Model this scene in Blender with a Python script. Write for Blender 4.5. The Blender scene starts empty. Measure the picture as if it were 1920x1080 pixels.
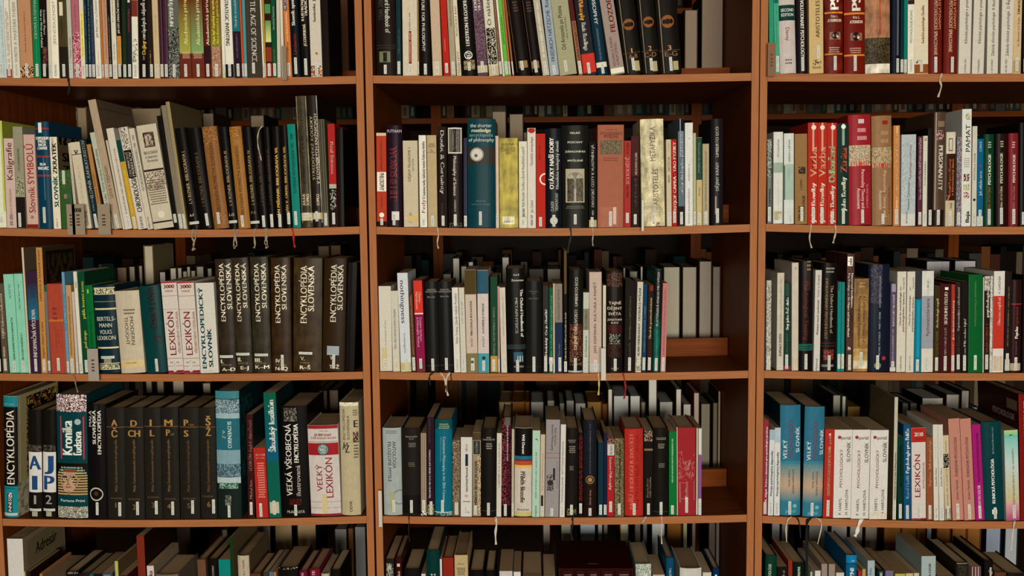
import bpy, math, random
from mathutils import Vector, Matrix

# ------------------------------------------------------------------ camera
SC = bpy.context.scene
W_PX, H_PX, FX = 1920, 1080, 0.0
VPX, VPY = 1000.0, 388.0            # where the lines running into the shelves meet
VVX, VVY = 1180.0, 21715.0          # where the uprights meet, far below
cx, cy = 960.0, 540.0
FOC = math.sqrt(-((VPX - cx) * (VVX - cx) + (VPY - cy) * (VVY - cy)))
Yc = Vector((VPX - cx, VPY - cy, FOC)).normalized()
Zc = -Vector((VVX - cx, VVY - cy, FOC)).normalized()
Xc = Yc.cross(Zc).normalized()
CAM = Vector((0.0, -2.33, 1.50))
cam_d = bpy.data.cameras.new('camera'); cam = bpy.data.objects.new('camera', cam_d)
SC.collection.objects.link(cam); SC.camera = cam
right = Vector((Xc[0], Yc[0], Zc[0])); up = -Vector((Xc[1], Yc[1], Zc[1])); back = -Vector((Xc[2], Yc[2], Zc[2]))
M = Matrix.Identity(4)
for i in range(3):
    M[i][0], M[i][1], M[i][2], M[i][3] = right[i], up[i], back[i], CAM[i]
cam.matrix_world = M
cam_d.sensor_width = 36.0; cam_d.lens = FOC / W_PX * 36.0; cam_d.clip_start = 0.05; cam_d.clip_end = 60

def ray(px, py):
    c = Vector((px - cx, py - cy, FOC))
    return Vector((c.dot(Xc), c.dot(Yc), c.dot(Zc)))
def at(px, py, Y=0.0):
    r = ray(px, py); t = (Y - CAM.y) / r.y
    return CAM + r * t

# ------------------------------------------------------------------ light
SC.view_settings.view_transform = 'Standard'; SC.view_settings.look = 'None'
SC.view_settings.exposure = 0.0; SC.view_settings.gamma = 1.0; SC.view_settings.use_curve_mapping = False
wd = bpy.data.worlds.new('room_light'); SC.world = wd; wd.use_nodes = True
wd.node_tree.nodes['Background'].inputs[0].default_value = (1.0, 0.93, 0.82, 1)
wd.node_tree.nodes['Background'].inputs[1].default_value = 0.02
def area(name, loc, target, sx, sy, power, col):
    l = bpy.data.lights.new(name, 'AREA'); l.shape = 'RECTANGLE'; l.size = sx; l.size_y = sy; l.energy = power; l.color = col
    o = bpy.data.objects.new(name, l); SC.collection.objects.link(o); o.location = loc
    o.rotation_euler = (Vector(target) - Vector(loc)).to_track_quat('-Z', 'Y').to_euler()
    return o
area('window_light', (0.5, -7.2, 1.42), (0, 0, 1.35), 3.6, 1.5, 515, (1.0, 0.955, 0.87))
area('overhead_fill_light', (-0.3, -2.4, 2.75), (0, 0, 1.2), 1.8, 0.5, 8, (1.0, 0.93, 0.82))  # added overhead fill to brighten the book tops; no lamp is seen there

# ------------------------------------------------------------------ colours and materials
NAMED = dict(W='c4c0b0', I='c0b898', K='16110f', R='a02820', Y='b0a040')
def s2l(c): return c / 12.92 if c <= 0.04045 else ((c + 0.055) / 1.055) ** 2.4
def col(h):
    h = NAMED.get(h, h)
    c = [s2l(int(h[i:i + 2], 16) / 255.0) for i in (0, 2, 4)]
    k = 0.78 + 0.85 * (0.3 * c[0] + 0.6 * c[1] + 0.1 * c[2])
    return tuple(min(0.82, x * min(k, 1.3)) for x in c) + (1.0,)

def principled(name, rough, spec=0.5):
    m = bpy.data.materials.new(name); m.use_nodes = True
    b = m.node_tree.nodes['Principled BSDF']; b.inputs['Roughness'].default_value = rough
    b.inputs['Specular IOR Level'].default_value = spec
    return m, m.node_tree, b
def attr_material(name, rough, spec, scale, lo, hi, bump=0.0, coat=0.0, gain=1.0):
    """colour of the printed or painted surface from the mesh, broken up by grain and wear"""
    m, nt, b = principled(name, rough, spec)
    N = nt.nodes.new; L = nt.links.new
    a = N('ShaderNodeAttribute'); a.attribute_name = 'Col'
    tc = N('ShaderNodeTexCoord'); mp = N('ShaderNodeMapping'); mp.inputs['Scale'].default_value = scale
    L(tc.outputs['Object'], mp.inputs['Vector'])
    n = N('ShaderNodeTexNoise'); n.inputs['Scale'].default_value = 1.0; n.inputs['Detail'].default_value = 4
    L(mp.outputs[0], n.inputs['Vector'])
    r = N('ShaderNodeMapRange'); r.inputs[1].default_value = 0.25; r.inputs[2].default_value = 0.75
    r.inputs[3].default_value = lo * gain; r.inputs[4].default_value = hi * gain
    L(n.outputs['Fac'], r.inputs[0])
    v = N('ShaderNodeVectorMath'); v.operation = 'SCALE'
    L(a.outputs['Color'], v.inputs[0]); L(r.outputs[0], v.inputs['Scale']); L(v.outputs[0], b.inputs['Base Color'])
    if bump:
        bp = N('ShaderNodeBump'); bp.inputs['Strength'].default_value = bump; bp.inputs['Distance'].default_value = 0.001
        L(n.outputs['Fac'], bp.inputs['Height']); L(bp.outputs[0], b.inputs['Normal'])
    if coat:
        b.inputs['Coat Weight'].default_value = coat; b.inputs['Coat Roughness'].default_value = 0.22
    return m
M_MATTE = attr_material('printed_paper_cover', 0.6, 0.04, (200, 200, 120), 0.92, 1.07)
M_GLOSS = attr_material('glossy_cover', 0.32, 0.04, (120, 120, 60), 0.9, 1.09, bump=0.12)
M_FILM = attr_material('cover_under_plastic_film', 0.42, 0.06, (60, 60, 34), 0.42, 1.75, bump=0.5, coat=0.04)
M_PAGES = attr_material('page_edges', 0.9, 0.03, (2600, 14, 14), 0.72, 1.1)
M_PAPER = attr_material('label_paper', 0.6, 0.3, (300, 300, 300), 0.93, 1.05)
M_CLOTH = attr_material('woven_ribbon', 0.8, 0.2, (900, 900, 900), 0.85, 1.1)

def wood(name, c1, c2, scale, rough=0.42):
    m, nt, b = principled(name, rough, 0.03)
    N = nt.nodes.new; L = nt.links.new
    tc = N('ShaderNodeTexCoord'); mp = N('ShaderNodeMapping'); mp.inputs['Scale'].default_value = scale
    L(tc.outputs['Object'], mp.inputs['Vector'])
    n = N('ShaderNodeTexNoise'); n.inputs['Scale'].default_value = 1.0; n.inputs['Detail'].default_value = 6; n.inputs['Roughness'].default_value = 0.7
    L(mp.outputs[0], n.inputs['Vector'])
    cr = N('ShaderNodeValToRGB'); cr.color_ramp.elements[0].position = 0.3; cr.color_ramp.elements[1].position = 0.7
    cr.color_ramp.elements[0].color = col(c1); cr.color_ramp.elements[1].color = col(c2)
    L(n.outputs['Fac'], cr.inputs[0]); L(cr.outputs[0], b.inputs['Base Color'])
    return m
M_WOOD_H = wood('beech_laminate_shelf', '5e2a0c', '7c3e14', (6, 90, 220))  # same laminate as the edges, with interior shade worked into the darker colour
M_WOOD_V = wood('beech_laminate_upright', '5e2a0c', '7c3e14', (220, 90, 6))  # upright faces likewise carry the shade of the compartments in their colour
M_EDGE_H = wood('beech_edge_band', '925a34', 'aa6e44', (9, 400, 400))
M_EDGE_V = wood('beech_edge_band_upright', '925a34', 'aa6e44', (400, 400, 9))
M_WALL, _, _b = principled('painted_plaster', 0.9); _b.inputs['Base Color'].default_value = col('8c7a66')
M_DARK = wood('shade_toned_back_board', '160c07', '20120a', (60, 60, 9))  # near black: the gloom behind the far books is put into this colour
M_FLOOR = wood('dark_linoleum', '4c3a2c', '5c4838', (20, 20, 20), 0.6)

# ------------------------------------------------------------------ objects
COL = SC.collection
class Shape:
    """faces with a colour per corner"""
    def __init__(s): s.v = []; s.f = []; s.c = []; s.m = []
    def face(s, pts, c, mi=0):
        k = len(s.v); s.v.extend(pts); s.f.append(tuple(range(k, k + len(pts))))
        s.c.extend([c] * len(pts) if not isinstance(c, list) else c); s.m.append(mi)
    def box(s, x0, x1, y0, y1, z0, z1, c, mi=0):
        a = [(x0, y0, z0), (x1, y0, z0), (x1, y1, z0), (x0, y1, z0), (x0, y0, z1), (x1, y0, z1), (x1, y1, z1), (x0, y1, z1)]
        for q in ((0, 3, 2, 1), (4, 5, 6, 7), (0, 1, 5, 4), (1, 2, 6, 5), (2, 3, 7, 6), (3, 0, 4, 7)):
            s.face([a[i] for i in q], c, mi)
    def build(s, name, mats, parent=None, merge=False):
        me = bpy.data.meshes.new(name); me.from_pydata(s.v, [], s.f)
        a = me.color_attributes.new('Col', 'FLOAT_COLOR', 'CORNER')
        a.data.foreach_set('color', [x for c in s.c for x in c])
        for m in (mats if isinstance(mats, (list, tuple)) else [mats]): me.materials.append(m)
        me.polygons.foreach_set('material_index', s.m)
        o = bpy.data.objects.new(name, me); COL.objects.link(o)
        if parent: o.parent = parent
        return o
def empty(name, loc=(0, 0, 0)):
    o = bpy.data.objects.new(name, None); COL.objects.link(o); o.location = loc; o.empty_display_size = 0.02
    return o
def tag(o, label=None, cat=None, group=None, kind=None):
    for k, v in (('label', label), ('category', cat), ('group', group), ('kind', kind)):
        if v: o[k] = v
    return o

# ------------------------------------------------------------------ the shelving
BAYS = ('left', 'middle', 'right')
ROWS = 'ABCDE'
BOARD_PX = {
    'A': [[(0, 145.8), (340, 147.2), (664, 142.4)], [(700, 141.6), (1045, 142), (1409, 136.6)], [(1440, 137.8), (1680, 138.6), (1920, 138)]],
    'B': [[(0, 427.8), (330, 431), (674, 424.5)], [(706, 425), (1050, 428), (1406, 420.5)], [(1436, 419.5), (1690, 424.5), (1920, 425)]],
    'C': [[(0, 700), (400, 701), (679, 697)], [(711, 697), (1000, 700.3), (1403, 695)], [(1431, 694.8), (1690, 699), (1920, 699.5)]],
    'D': [[(5, 972.5), (380, 974.5), (686, 967.5)], [(716, 967.3), (1020, 970.8), (1399, 965)], [(1431, 967.2), (1680, 976), (1920, 977.6)]],
}
def quad(P):
    (x0, y0), (x1, y1), (x2, y2) = P
    def f(x):
        return (y0 * (x - x1) * (x - x2) / ((x0 - x1) * (x0 - x2)) + y1 * (x - x0) * (x - x2) / ((x1 - x0) * (x1 - x2)) + y2 * (x - x0) * (x - x1) / ((x2 - x0) * (x2 - x1)))
    return f
SURF = {}
for r, bays in BOARD_PX.items():
    for b, pts in enumerate(bays):
        SURF[r, b] = quad([(at(*p).x, at(*p).z) for p in pts])
# inner faces of each bay (x), averaged over the picture's height so that the uprights stand plumb
def ux(pts): return sum(at(*p).x for p in pts) / len(pts)
U = [ux([(-51, 0), (5.5, 1000)]), ux([(663.5, 0), (669, 160), (674.5, 440), (680, 720), (687, 985)]),
     ux([(699.5, 75), (706, 440), (712, 720), (716, 985)]), ux([(1410.4, 10), (1408.5, 200), (1403, 700), (1400, 985)]),
     ux([(1440.5, 75), (1435.5, 440), (1431.5, 720), (1430, 985)])]
U.append(U[4] + 0.5 * ((U[1] - U[0]) + (U[3] - U[2])))
INNER = [(U[0], U[1]), (U[2], U[3]), (U[4], U[5])]
TH, DEPTH, T_BOARD = 0.0185, 0.50, 0.0185
def surf(r, b, x):
    if r == 'E': return 2 * SURF['D', b](x) - SURF['C', b](x)
    if r == 'Z': return 2 * SURF['A', b](x) - SURF['B', b](x)
    x0, x1 = INNER[b]; xx = min(max(x, x0), x1)
    return SURF[r, b](xx)
FLOOR_Z = 0.0
for b in range(3):
    x0, x1 = INNER[b]
    root = empty('bookcase', ((x0 + x1) / 2, 0.25, FLOOR_Z))
    tag(root, ['beech laminate bookcase bay reaching the picture\'s left edge, book shelves on both sides', 'middle beech laminate bookcase bay between two double uprights',
               'beech laminate bookcase bay reaching the picture\'s right edge, full of psychology books'][b], 'bookcase', 'open two sided library bookcases in a row')
    ox, oy = root.location.x, root.location.y
    for sx in (x0 - TH, x1):
        s = Shape(); c = (1, 1, 1, 1)
        s.box(sx + 0.0005 - ox, sx + TH - 0.0005 - ox, -oy, DEPTH - oy, 0.0, 2.30, c)
        o = s.build('upright', [M_WOOD_V, M_EDGE_V], root)
        for i, p in enumerate(o.data.polygons):
            if abs(p.normal.y) > 0.9: p.material_index = 1
    for r in 'ZABCDE':
        s = Shape(); n = 24; c = (1, 1, 1, 1)
        xs = [x0 + 0.0002 + (x1 - x0 - 0.0004) * i / n for i in range(n + 1)]
        for i in range(n):
            a, d = xs[i], xs[i + 1]; za, zd = surf(r, b, a), surf(r, b, d)
            ya, yb = -oy + 0.0004, DEPTH - oy; A, D = a - ox, d - ox; t = T_BOARD
            s.face([(A, ya, za), (D, ya, zd), (D, yb, zd), (A, yb, za)], c, 0)
            s.face([(A, ya, za - t), (A, yb, za - t), (D, yb, zd - t), (D, ya, zd - t)], c, 0)
            s.face([(A, ya, za - t), (D, ya, zd - t), (D, ya, zd), (A, ya, za)], c, 1)
            s.face([(A, yb, za - t), (A, yb, za), (D, yb, zd), (D, yb, zd - t)], c, 1)
        for A, za, q in ((xs[0] - ox, surf(r, b, xs[0]), 1), (xs[-1] - ox, surf(r, b, xs[-1]), 0)):
            s.face([(A, ya, za - t), (A, ya, za), (A, yb, za), (A, yb, za - t)], c, 0)
        o = s.build('shelf_board', [M_WOOD_H, M_EDGE_H], root)
        # stop rail between the two rows of books
        s = Shape(); m = 12
        xa, xb = x0 + 0.0015, x1 - 0.0015
        for i in range(m):
            a = xa + (xb - xa) * i / m; d = xa + (xb - xa) * (i + 1) / m
            z0, z1 = surf(r, b, a), surf(r, b, d); A, D = a - ox, d - ox
            y0, y1, hh = 0.245 - oy, 0.263 - oy, 0.048
            s.face([(A, y0, z0), (D, y0, z1), (D, y0, z1 + hh), (A, y0, z0 + hh)], c)
            s.face([(A, y0, z0 + hh), (D, y0, z1 + hh), (D, y1, z1 + hh), (A, y1, z0 + hh)], c)
            s.face([(D, y1, z1), (A, y1, z0), (A, y1, z0 + hh), (D, y1, z1 + hh)], c)
        for A, zz in ((xa - ox, surf(r, b, xa)), (xb - ox, surf(r, b, xb))):
            s.face([(A, y0, zz), (A, y1, zz), (A, y1, zz + hh), (A, y0, zz + hh)], c)
        s.build('stop_rail', M_WOOD_H, root)
    s = Shape(); s.box(x0 - ox, x1 - ox, 0.02 - oy, 0.04 - oy, 0.0, 0.05, (1, 1, 1, 1)); s.build('plinth', M_WOOD_H, root)

def plane_box(name, x0, x1, y0, y1, z0, z1, m):
    s = Shape(); s.box(x0, x1, y0, y1, z0, z1, (1, 1, 1, 1)); o = s.build(name, m); o['kind'] = 'structure'; return o
plane_box('floor', -4, 4, -9, 3.3, -0.05, 0.0, M_FLOOR)
plane_box('ceiling', -4, 4, -9, 3.3, 2.85, 2.9, M_WALL)
plane_box('wall_back', -4, 4, 3.2, 3.3, 0.0, 2.85, M_WALL)
BOOKS = r'''
# A 0 0 0 5.486
-30 70 -70 0|p|aab8b4|pale blue grey paperback at the cut edge of the shelf|L~.75~.3~60~780~8fa3a6
72 132 35 0|p|W|white paperback with pink handwriting title and red foot|B~710~800~R;L~.4~.3~80~640~a05040;L~.7~.3~120~690~806060
132 210 92 0|p|bdb9a8|white paperback lettered in large grey capitals|U~WRITE A MASTERS THESIS~.55~.45~20~640~8d897c
213 346 172 0|f|b0815c|broad plain tan book with a fiery picture at its foot|L~.5~.12~120~540~5a3a28;N~0~675~1~800~1a1010,c07040,e0c090,301810
348 420 318 0|f|0a7a45|bright green hardback with white title|U~SÚDOBÁ FILOZOFIA~.45~.36~0~400~W;L~.5~.2~420~660~2aa070
424 500 402 0|p|K|black paperback on writing a scientific paper|D~How to Write and Publish~.25~.3~100~490~W;D~Scientific Paper~.68~.3~100~360~W;N~.3~480~.9~700~4a2a20,20120e,805040
502 538 478 0|t|b8b09a|thin cream booklet before the thick white paperback|
538 612 512 0|p|cbc5b0|thick white paperback with faint grey capitals|U~JEDNODUCHOST~.5~.4~10~460~a09880
614 706 588 0|f|262016|dark olive hardback with a small white tag high up|B~0~480~4a4026;R~.2~20~.6~160~I;L~.4~.25~190~400~2a2212
712 760 684 0|t|a8a696|narrow grey booklet next to the pink paperback|U~Nauka o textu~.5~.4~20~600~7a7868
762 836 728 0|p|a8606c|pink paperback with a darker floral lower half|N~0~330~1~800~a03050,c08088,8a2a40,d8a8a8;L~.5~.25~40~300~80404c
838 882 806 0|t|c0b8a0|thin white paperback with a yellow title strip|R~.2~130~.9~590~d0c060;L~.55~.3~140~580~705020
884 912 858 0|t|0e3038|dark teal thin paperback, first of two touching ones|L~.5~.3~40~640~6a8a90
913 946 890 0|t|12262e|dark teal thin paperback with worn lettering|L~.5~.3~0~640~8aa0a0
948 986 925 0|t|303848|slate blue thin paperback|L~.5~.3~60~640~606878
988 1050 955 0|p|W|white paperback with a black title about study|U~JAN PRACOVAT A STUDOVAT~.5~.4~0~390~302c28;L~.6~.2~520~760~908878
1050 1072 1018 0|t|b06a28|very thin orange brown booklet|
1074 1124 1045 0|p|b08468|salmon tan paperback|L~.6~.25~0~600~7a5240
1126 1158 1094 0|t|1c1614|thin black booklet with pale lettering|L~.5~.35~160~680~908070
1162 1210 1132 0|p|bcb8a4|thin white paperback with two small titles|L~.5~.3~0~230~504838;L~.5~.3~450~620~706858
1212 1258 1180 0|p|201410|black paperback with an ochre panel|R~0~370~1~670~b8843c;UB~JAK PSÁT ZÁVEREČNÉ PRÁCE~.5~.45~0~345~W;L~.5~.3~420~630~806030
1260 1310 1245 0|f|1c2c18|dark green hardback with rubbed spine|L~.5~.2~100~700~3a4a2a
1312 1360 1292 0|p|1e2226|dark blue paperback with an orange title|U~PROPEDEUTIKA~.5~.4~90~330~b04c30;R~.3~0~.8~25~I
1362 1426 1352 0|p|c4c0ac|white paperback with a brown top and a dotted drawing|B~0~170~7a3020;N~.1~400~.9~640~c4c0ac,c4c0ac,c4c0ac,605848
1430 1540 1415 0|p|17110f|wide black paperback with gold and white title on explorers|UB~Dejiny~.5~.36~420~560~d8b050;UB~európskych objavů a~.5~.36~-10~410~W;L~.5~.2~570~620~a08060
1542 1586 1530 0|t|2a1c16|thin black booklet with a worn copper edge|L~.3~.25~520~780~c09060
1588 1648 1560 0|p|b5a079|beige paperback|L~.5~.25~150~400~988460
1650 1690 1622 0|t|40222e|thin purple paperback, first of a touching pair|R~.75~0~.85~800~7a5a64
1691 1735 1665 0|t|462635|thin purple paperback, second of a touching pair|R~.75~0~.85~800~7a5a64
1738 1850 1724 0|p|5e625a|grey photographic paperback with block capitals|UB~NEVYRIEŠENÉ~.35~.4~-60~270~W;N~0~280~1~800~5e625a,30342e,8a8c80,1c1c18
# A 0 330 0 5.189
42 158 20 0|p|6a2c1c|first brown gradient paperback of a matching pair|G~0~520~9a9a44~6a3a1c;U~Akademická príručka~.58~.34~-90~435~d8d080;M~535~70~.25~.9~c0a080~5
158 280 132 0|p|6a2c1c|second brown gradient paperback, beside a narrower red one|G~0~520~7a9a5a~6a3a1c;U~Akademická príručka~.58~.32~-90~440~d0d0a0;M~535~70~.15~.85~c0a080~5
282 345 252 0|p|5a1c16|narrow dark red paperback with the same wording|U~Akademická príručka~.62~.5~-90~440~d8c8a0;B~450~620~301420
346 452 326 0|p|74502a|brown paperback with two yellow title lines|G~0~450~7a7a2c~6a4a20;UB~Zápis byť úspešný na vysokej~.3~.26~-20~435~d8c040;U~Akademická príručka~.68~.24~-20~430~d8c040;N~.1~450~.9~740~a07860,8a604c,b08c70
454 486 430 0|t|W|thin white booklet with dark foot|B~700~760~Y;L~.5~.3~40~300~c0b8a0
487 570 465 0|p|c6c2b2|white paperback with condensed black capitals and black foot|B~0~0~W;B~625~760~K;DB~AND STRATEGIC INVENTING~.42~.5~-120~445~302a26
572 645 535 0|p|281828|paperback, teal above and plum below|B~0~305~1c6a74;U~Úvod do metodológie~.45~.34~-40~265~W;L~.5~.25~330~560~705868
646 665 613 0|t|c04c20|very thin orange booklet|
666 696 634 0|t|4a8890|thin pale teal booklet|
698 846 676 0|f|40382c|broad grey brown hardback with large white capitals|D~THE AGE OF SCIENCE~.52~.36~10~600~d8d4c4;L~.15~.12~40~500~504830;S~.42~610~715
847 862 816 0|t|W|very thin white booklet|
863 880 832 0|t|b08838|very thin yellow striped booklet|
881 938 860 0|p|2a1a14|multicoloured paperback, green above and red below|B~40~130~4a8a4a;N~0~130~1~200~K,4a1a14;G~200~410~b8c078~5a8a4a;B~460~600~8a3424;B~620~745~a83020
940 986 915 0|p|0e4a2a|narrow green paperback|U~Stručná história~.5~.36~60~290~W;U~FILOZOFIE~.5~.36~390~640~8a8030
988 1028 970 0|t|b4aa98|thin pale booklet leaning against the marker card|
1030 1062 1022 0|t|beb6a4|thin pale booklet behind the marker card|
1074 1130 1040 0|p|c07038|orange paperback with purple tag|R~.1~0~.7~100~402048;U~MEGA~.4~.5~0~90~W;L~.5~.3~120~400~e0b080;L~.5~.3~410~490~602818
1134 1214 1096 0|h|12181c|near black hardback with white italic title and red name|UB~Slovník symbolov~.4~.42~-120~250~W;U~Umberto~.45~.4~330~530~9a2a20;S~.45~560~720
1224 1310 1190 0|h|17110f|black hardback on traditional illustrated subjects|UB~ILUSTROVANÁ~.35~.3~-80~205~c8c0a8;UB~TRADIČNÍ~.75~.3~-60~160~c8c0a8;UB~J.C.COOPEROVÁ~.5~.32~235~450~c8c0a8;S~.5~570~730
1316 1426 1290 0|p|b6ae9e|broad pale paperback with a red and blue foot|UB~Semiotika  Jiří~.45~.24~-40~215~302c28;O~.55~520~.12~a07030;N~0~640~1~740~c05830,405068,c8b890,805030
1430 1500 1405 0|f|1a100c|black hardback, last on its shelf beside the bare end|X
# A 1 690 0 5.189
85 275 60 0|h|201612|very wide dark brown hardback with a small green picture|D~Oxford Handbook of~.62~.26~-90~320~W;D~FREE WILL~.28~.26~-30~200~4a4640;R~.15~500~.72~605~707458;R~.35~510~.55~600~202018;B~440~443~504838;B~465~468~504838;S~.45~630~720
278 326 272 0|p|0e2c32|narrow dark teal paperback|U~Philosophical texts~.5~.3~60~520~6a8088
340 484 330 0|f|b8ae96|wide cream hardback with a red title strip|R~.42~300~.6~620~8a2820;L~.5~.12~125~290~40342c;L~.5~.1~320~600~c8a090;S~.5~625~710
485 506 480 0|t|8a7040|very thin ochre booklet|
508 624 500 0|h|1a1412|black hardback with big white vertical capitals|D~FUTURE FOR PHILOSOPHY~.4~.3~-60~500~c8c4b4;S~.5~620~730
632 722 612 0|p|b29c82|beige worn paperback|L~.45~.15~600~690~605040;R~0~600~.75~730~b8a888
738 800 700 0|p|b02418|bright red paperback with cracked spine|R~.4~380~.44~500~d0a090;S~.5~615~710
805 866 768 0|p|9a8e74|khaki paperback with dark lettering|U~HUMANISTICKÉ~.5~.3~0~250~4a4030
868 918 830 0|t|bfb49a|thin cream paperback of a political author|U~POLITICKÝ RAD~.5~.5~60~350~705c48;U~MÁJSEJ LEVY~.5~.5~420~730~605040;X
920 1062 872 0|h|15110f|black hardback with white title and a round emblem|UB~LEKSYKON FILOZOFII KLAS~.5~.26~-110~450~W;O~.5~540~.28~d0ccc0;O~.5~540~.23~15110f;UB~ŁEZ~.5~.3~510~570~d0ccc0;N~.15~590~.9~680~7a6a4a,a89870,5a4c34;S~.5~610~690
1070 1178 1016 0|p|54404c|mauve marbled paperback|N~0~0~1~640~6a5462,4a3848,7a6470,5a3034;UB~LEXIKON~.25~.28~-120~100~W;UB~FILOZOFIE~.6~.28~-120~100~W;B~640~710~b0a488;S~.5~600~700
1180 1280 1124 0|p|b8b4a0|white paperback above a black and white stripe field|U~O nášeni~.45~.4~-40~250~403c34;N~.05~275~.95~630~181412,b0a890,181412;B~640~735~b0a080;S~.5~640~720
1282 1312 1212 0|t|6a4a34|thin brown booklet|L~.5~.3~0~600~b09470
1313 1334 1250 0|t|W|thin white booklet next to the lime one|
1335 1372 1262 0|t|5aa834|narrow lime green paperback|U~NEMECKÁ FILOZOFIA 1~.5~.4~150~430~1c4a20
1374 1406 1305 0|t|a86a3c|thin orange brown booklet, first of a pair|
1407 1440 1335 0|t|9a5c32|thin orange brown booklet, second of a pair|
1448 1590 1358 0|h|17100d|black leaning hardback, first of a pair|R~.05~0~.08~700~7a5a44;M~70~110~.35~.7~604838~4;R~.25~600~.85~670~8a7448;S~.45~600~690
1598 1700 1490 0|h|17100d|black leaning hardback, second of a pair|R~.05~0~.09~700~7a5a44;M~70~110~.35~.8~604838~4;R~.1~600~.8~670~8a7448;S~.45~590~710
1702 1770 1608 0|p|a39c88|grey beige paperback between dark and blue ones|L~.5~.35~20~560~c8c0ac
1775 1864 1676 0|p|8d99a0|blue grey glossy paperback with a long dark name|U~FRIEDRICH NIETZSCHE  Rozum~.5~.44~-60~600~2a3440;S~.5~640~730
# A 1 1040 0 4.8
48 216 -20 0|f|969474|wide sage green hardback with black title|U~Od Aristotela po Plotina~.42~.26~60~455~28281c;L~.7~.12~160~360~50503c;S~.4~550~650
218 258 120 0|t|8c5a3c|thin brown paperback with dark red top|B~0~190~501410;U~ozofická antológia vzdel~.5~.5~200~570~301c14
262 382 172 0|p|1c1820|dark paperback with yellow and white words and a red foot|DB~Philosophy~.5~.36~10~190~d8a040;DB~Basic Readings~.5~.34~210~460~W;B~490~660~c02c1c;S~.45~570~670
388 490 302 0|h|123040|dark blue hardback lettered in white capitals|D~PHILOSOPHY~.5~.36~-160~225~W;L~.5~.2~260~540~5a7078;B~565~610~c8c0a8;S~.55~570~670
510 635 400 0|f|92847a|grey leaning hardback with large red capitals|UB~FILOZOFIE~.62~.38~-60~300~8a2c24;U~RICHARD H. POPKIN~.35~.2~340~600~8a3428;U~AVRUM STROLL~.62~.2~390~600~8a3428;B~620~665~c8c4b0;X
640 800 540 0|e|15110d|black leather volume 1, first of three with gilt rosettes|R~.14~-100~.18~660~8a7a60;O~.52~230~.32~8a5024;O~.52~230~.14~17120e;H~1~465~46~.42~.6~c08a50;H~A-B~515~40~.3~.8~8a6234;B~482~486~6a4a28;R~.55~560~.85~650~a09468;S~.5~530~640
803 955 735 0|e|15110d|black leather volume 2, middle of three with gilt rosettes|R~.14~-100~.18~660~8a7a60;O~.55~205~.32~8a5024;O~.55~205~.14~17120e;H~2~440~46~.42~.6~c08a50;H~C-D~497~44~.15~.85~8a6234;B~462~466~6a4a28;R~.55~560~.85~650~a09468;S~.5~530~640
958 1150 905 0|e|15110d|black leather volume 3, last of three with gilt rosettes|R~.14~-100~.18~660~8a7a60;O~.5~200~.3~8a5024;O~.5~200~.13~17120e;H~3~435~44~.42~.58~c08a50;H~E-G~490~44~.25~.85~8a6234;B~458~462~6a4a28;R~.6~560~.85~640~a09468;S~.5~520~645
# A 2 1420 0 6.75
150 218 145 0|t|2e8a68|narrow sea green paperback beside the upright|
222 285 214 0|t|3c9a78|second narrow sea green paperback with a darker cap|B~0~40~0a6a5c;L~.5~.25~60~560~2a7a60;S~.6~710~910
296 500 274 0|h|b2a8a0|wide pale grey hardback with a dark green band|B~65~262~123c36;H~SECOND~128~40~.12~.92~c8ccc0;H~EDITION~188~40~.14~.9~c8ccc0;D~Davey~.5~.24~350~520~8a3828;M~780~80~.25~.8~605850~2;X
508 648 484 0|h|1c1418|black hardback with tall white capitals on evolution|DB~EVOLUTIONARY PSYCHOLOGY~.52~.34~-20~720~W;S~.5~720~900
660 840 652 0|p|b89e6c|sand coloured paperback with a torn foot|U~ARISTOTELES~.6~.28~10~480~302418;H~Rezek~852~34~.25~.85~302418;N~.25~760~.85~830~302418,b89e6c,b89e6c;S~.65~580~740
858 1090 858 0|h|64190f|dark red hardback with eye picture, sealed in torn film|UB~PS~.5~.5~-60~125~W;B~150~172~c87828;H~Rita L.~205~36~.32~.72~c8b8a0;HB~ATKINSON~258~40~.15~.9~c8b8a0;R~.25~405~.85~500~8a6450;O~.55~450~.2~1c100c;O~.68~465~.06~W;M~630~80~.2~.8~b89880~3;B~675~695~c87828;S~.55~710~890
1108 1370 1108 0|h|70190f|second dark red hardback with an eye picture|UB~PS~.55~.46~-60~140~W;B~160~185~c87828;H~Rita L.~220~36~.4~.75~c8b8a0;HB~ATKINSON~278~40~.25~.88~c8b8a0;R~.28~420~.85~515~8a6450;O~.55~465~.2~1c100c;O~.66~480~.06~W;M~640~80~.25~.8~b89880~3;B~690~712~c87828;S~.5~700~900
1375 1690 1370 0|h|9a6a4a|very wide brown book under glossy film with a floral band|B~480~810~3a301c;N~0~490~1~800~3a301c,241c12,5a4c30;B~810~930~b8b0a0;R~.55~0~.6~460~a8402c;X
# A 2 1660 0 6.75
82 185 82 0|h|141a28|black and navy glossy hardback|R~.6~0~.85~700~5a6068;S~.75~740~930
188 232 200 0|t|0c2c30|thin dark petrol booklet|
234 280 240 0|t|0a7468|narrow bright teal paperback|B~770~930~8a7a54
283 368 290 0|p|W|white paperback with small teal capitals|B~0~55~302018;U~PSYCHOLÓGIE ROMŮ~.5~.34~130~540~607070
370 545 370 0|f|bfb69c|cream hardback with an orange title|UB~Evoluční psychologie člověka~.6~.2~70~550~a03c1c;B~815~930~8a4c20;N~.1~760~.5~800~1c2c1c,bfb69c;S~.5~740~910
552 725 552 0|h|681c12|glossy red hardback with gold lettering, first of twins|D~PSYCHOLOGICKÉ SPRACOVANIE~.5~.26~10~700~c8a890;D~ALEJ VÝZNAMY~.8~.2~-40~380~c89060;S~.5~720~920
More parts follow.
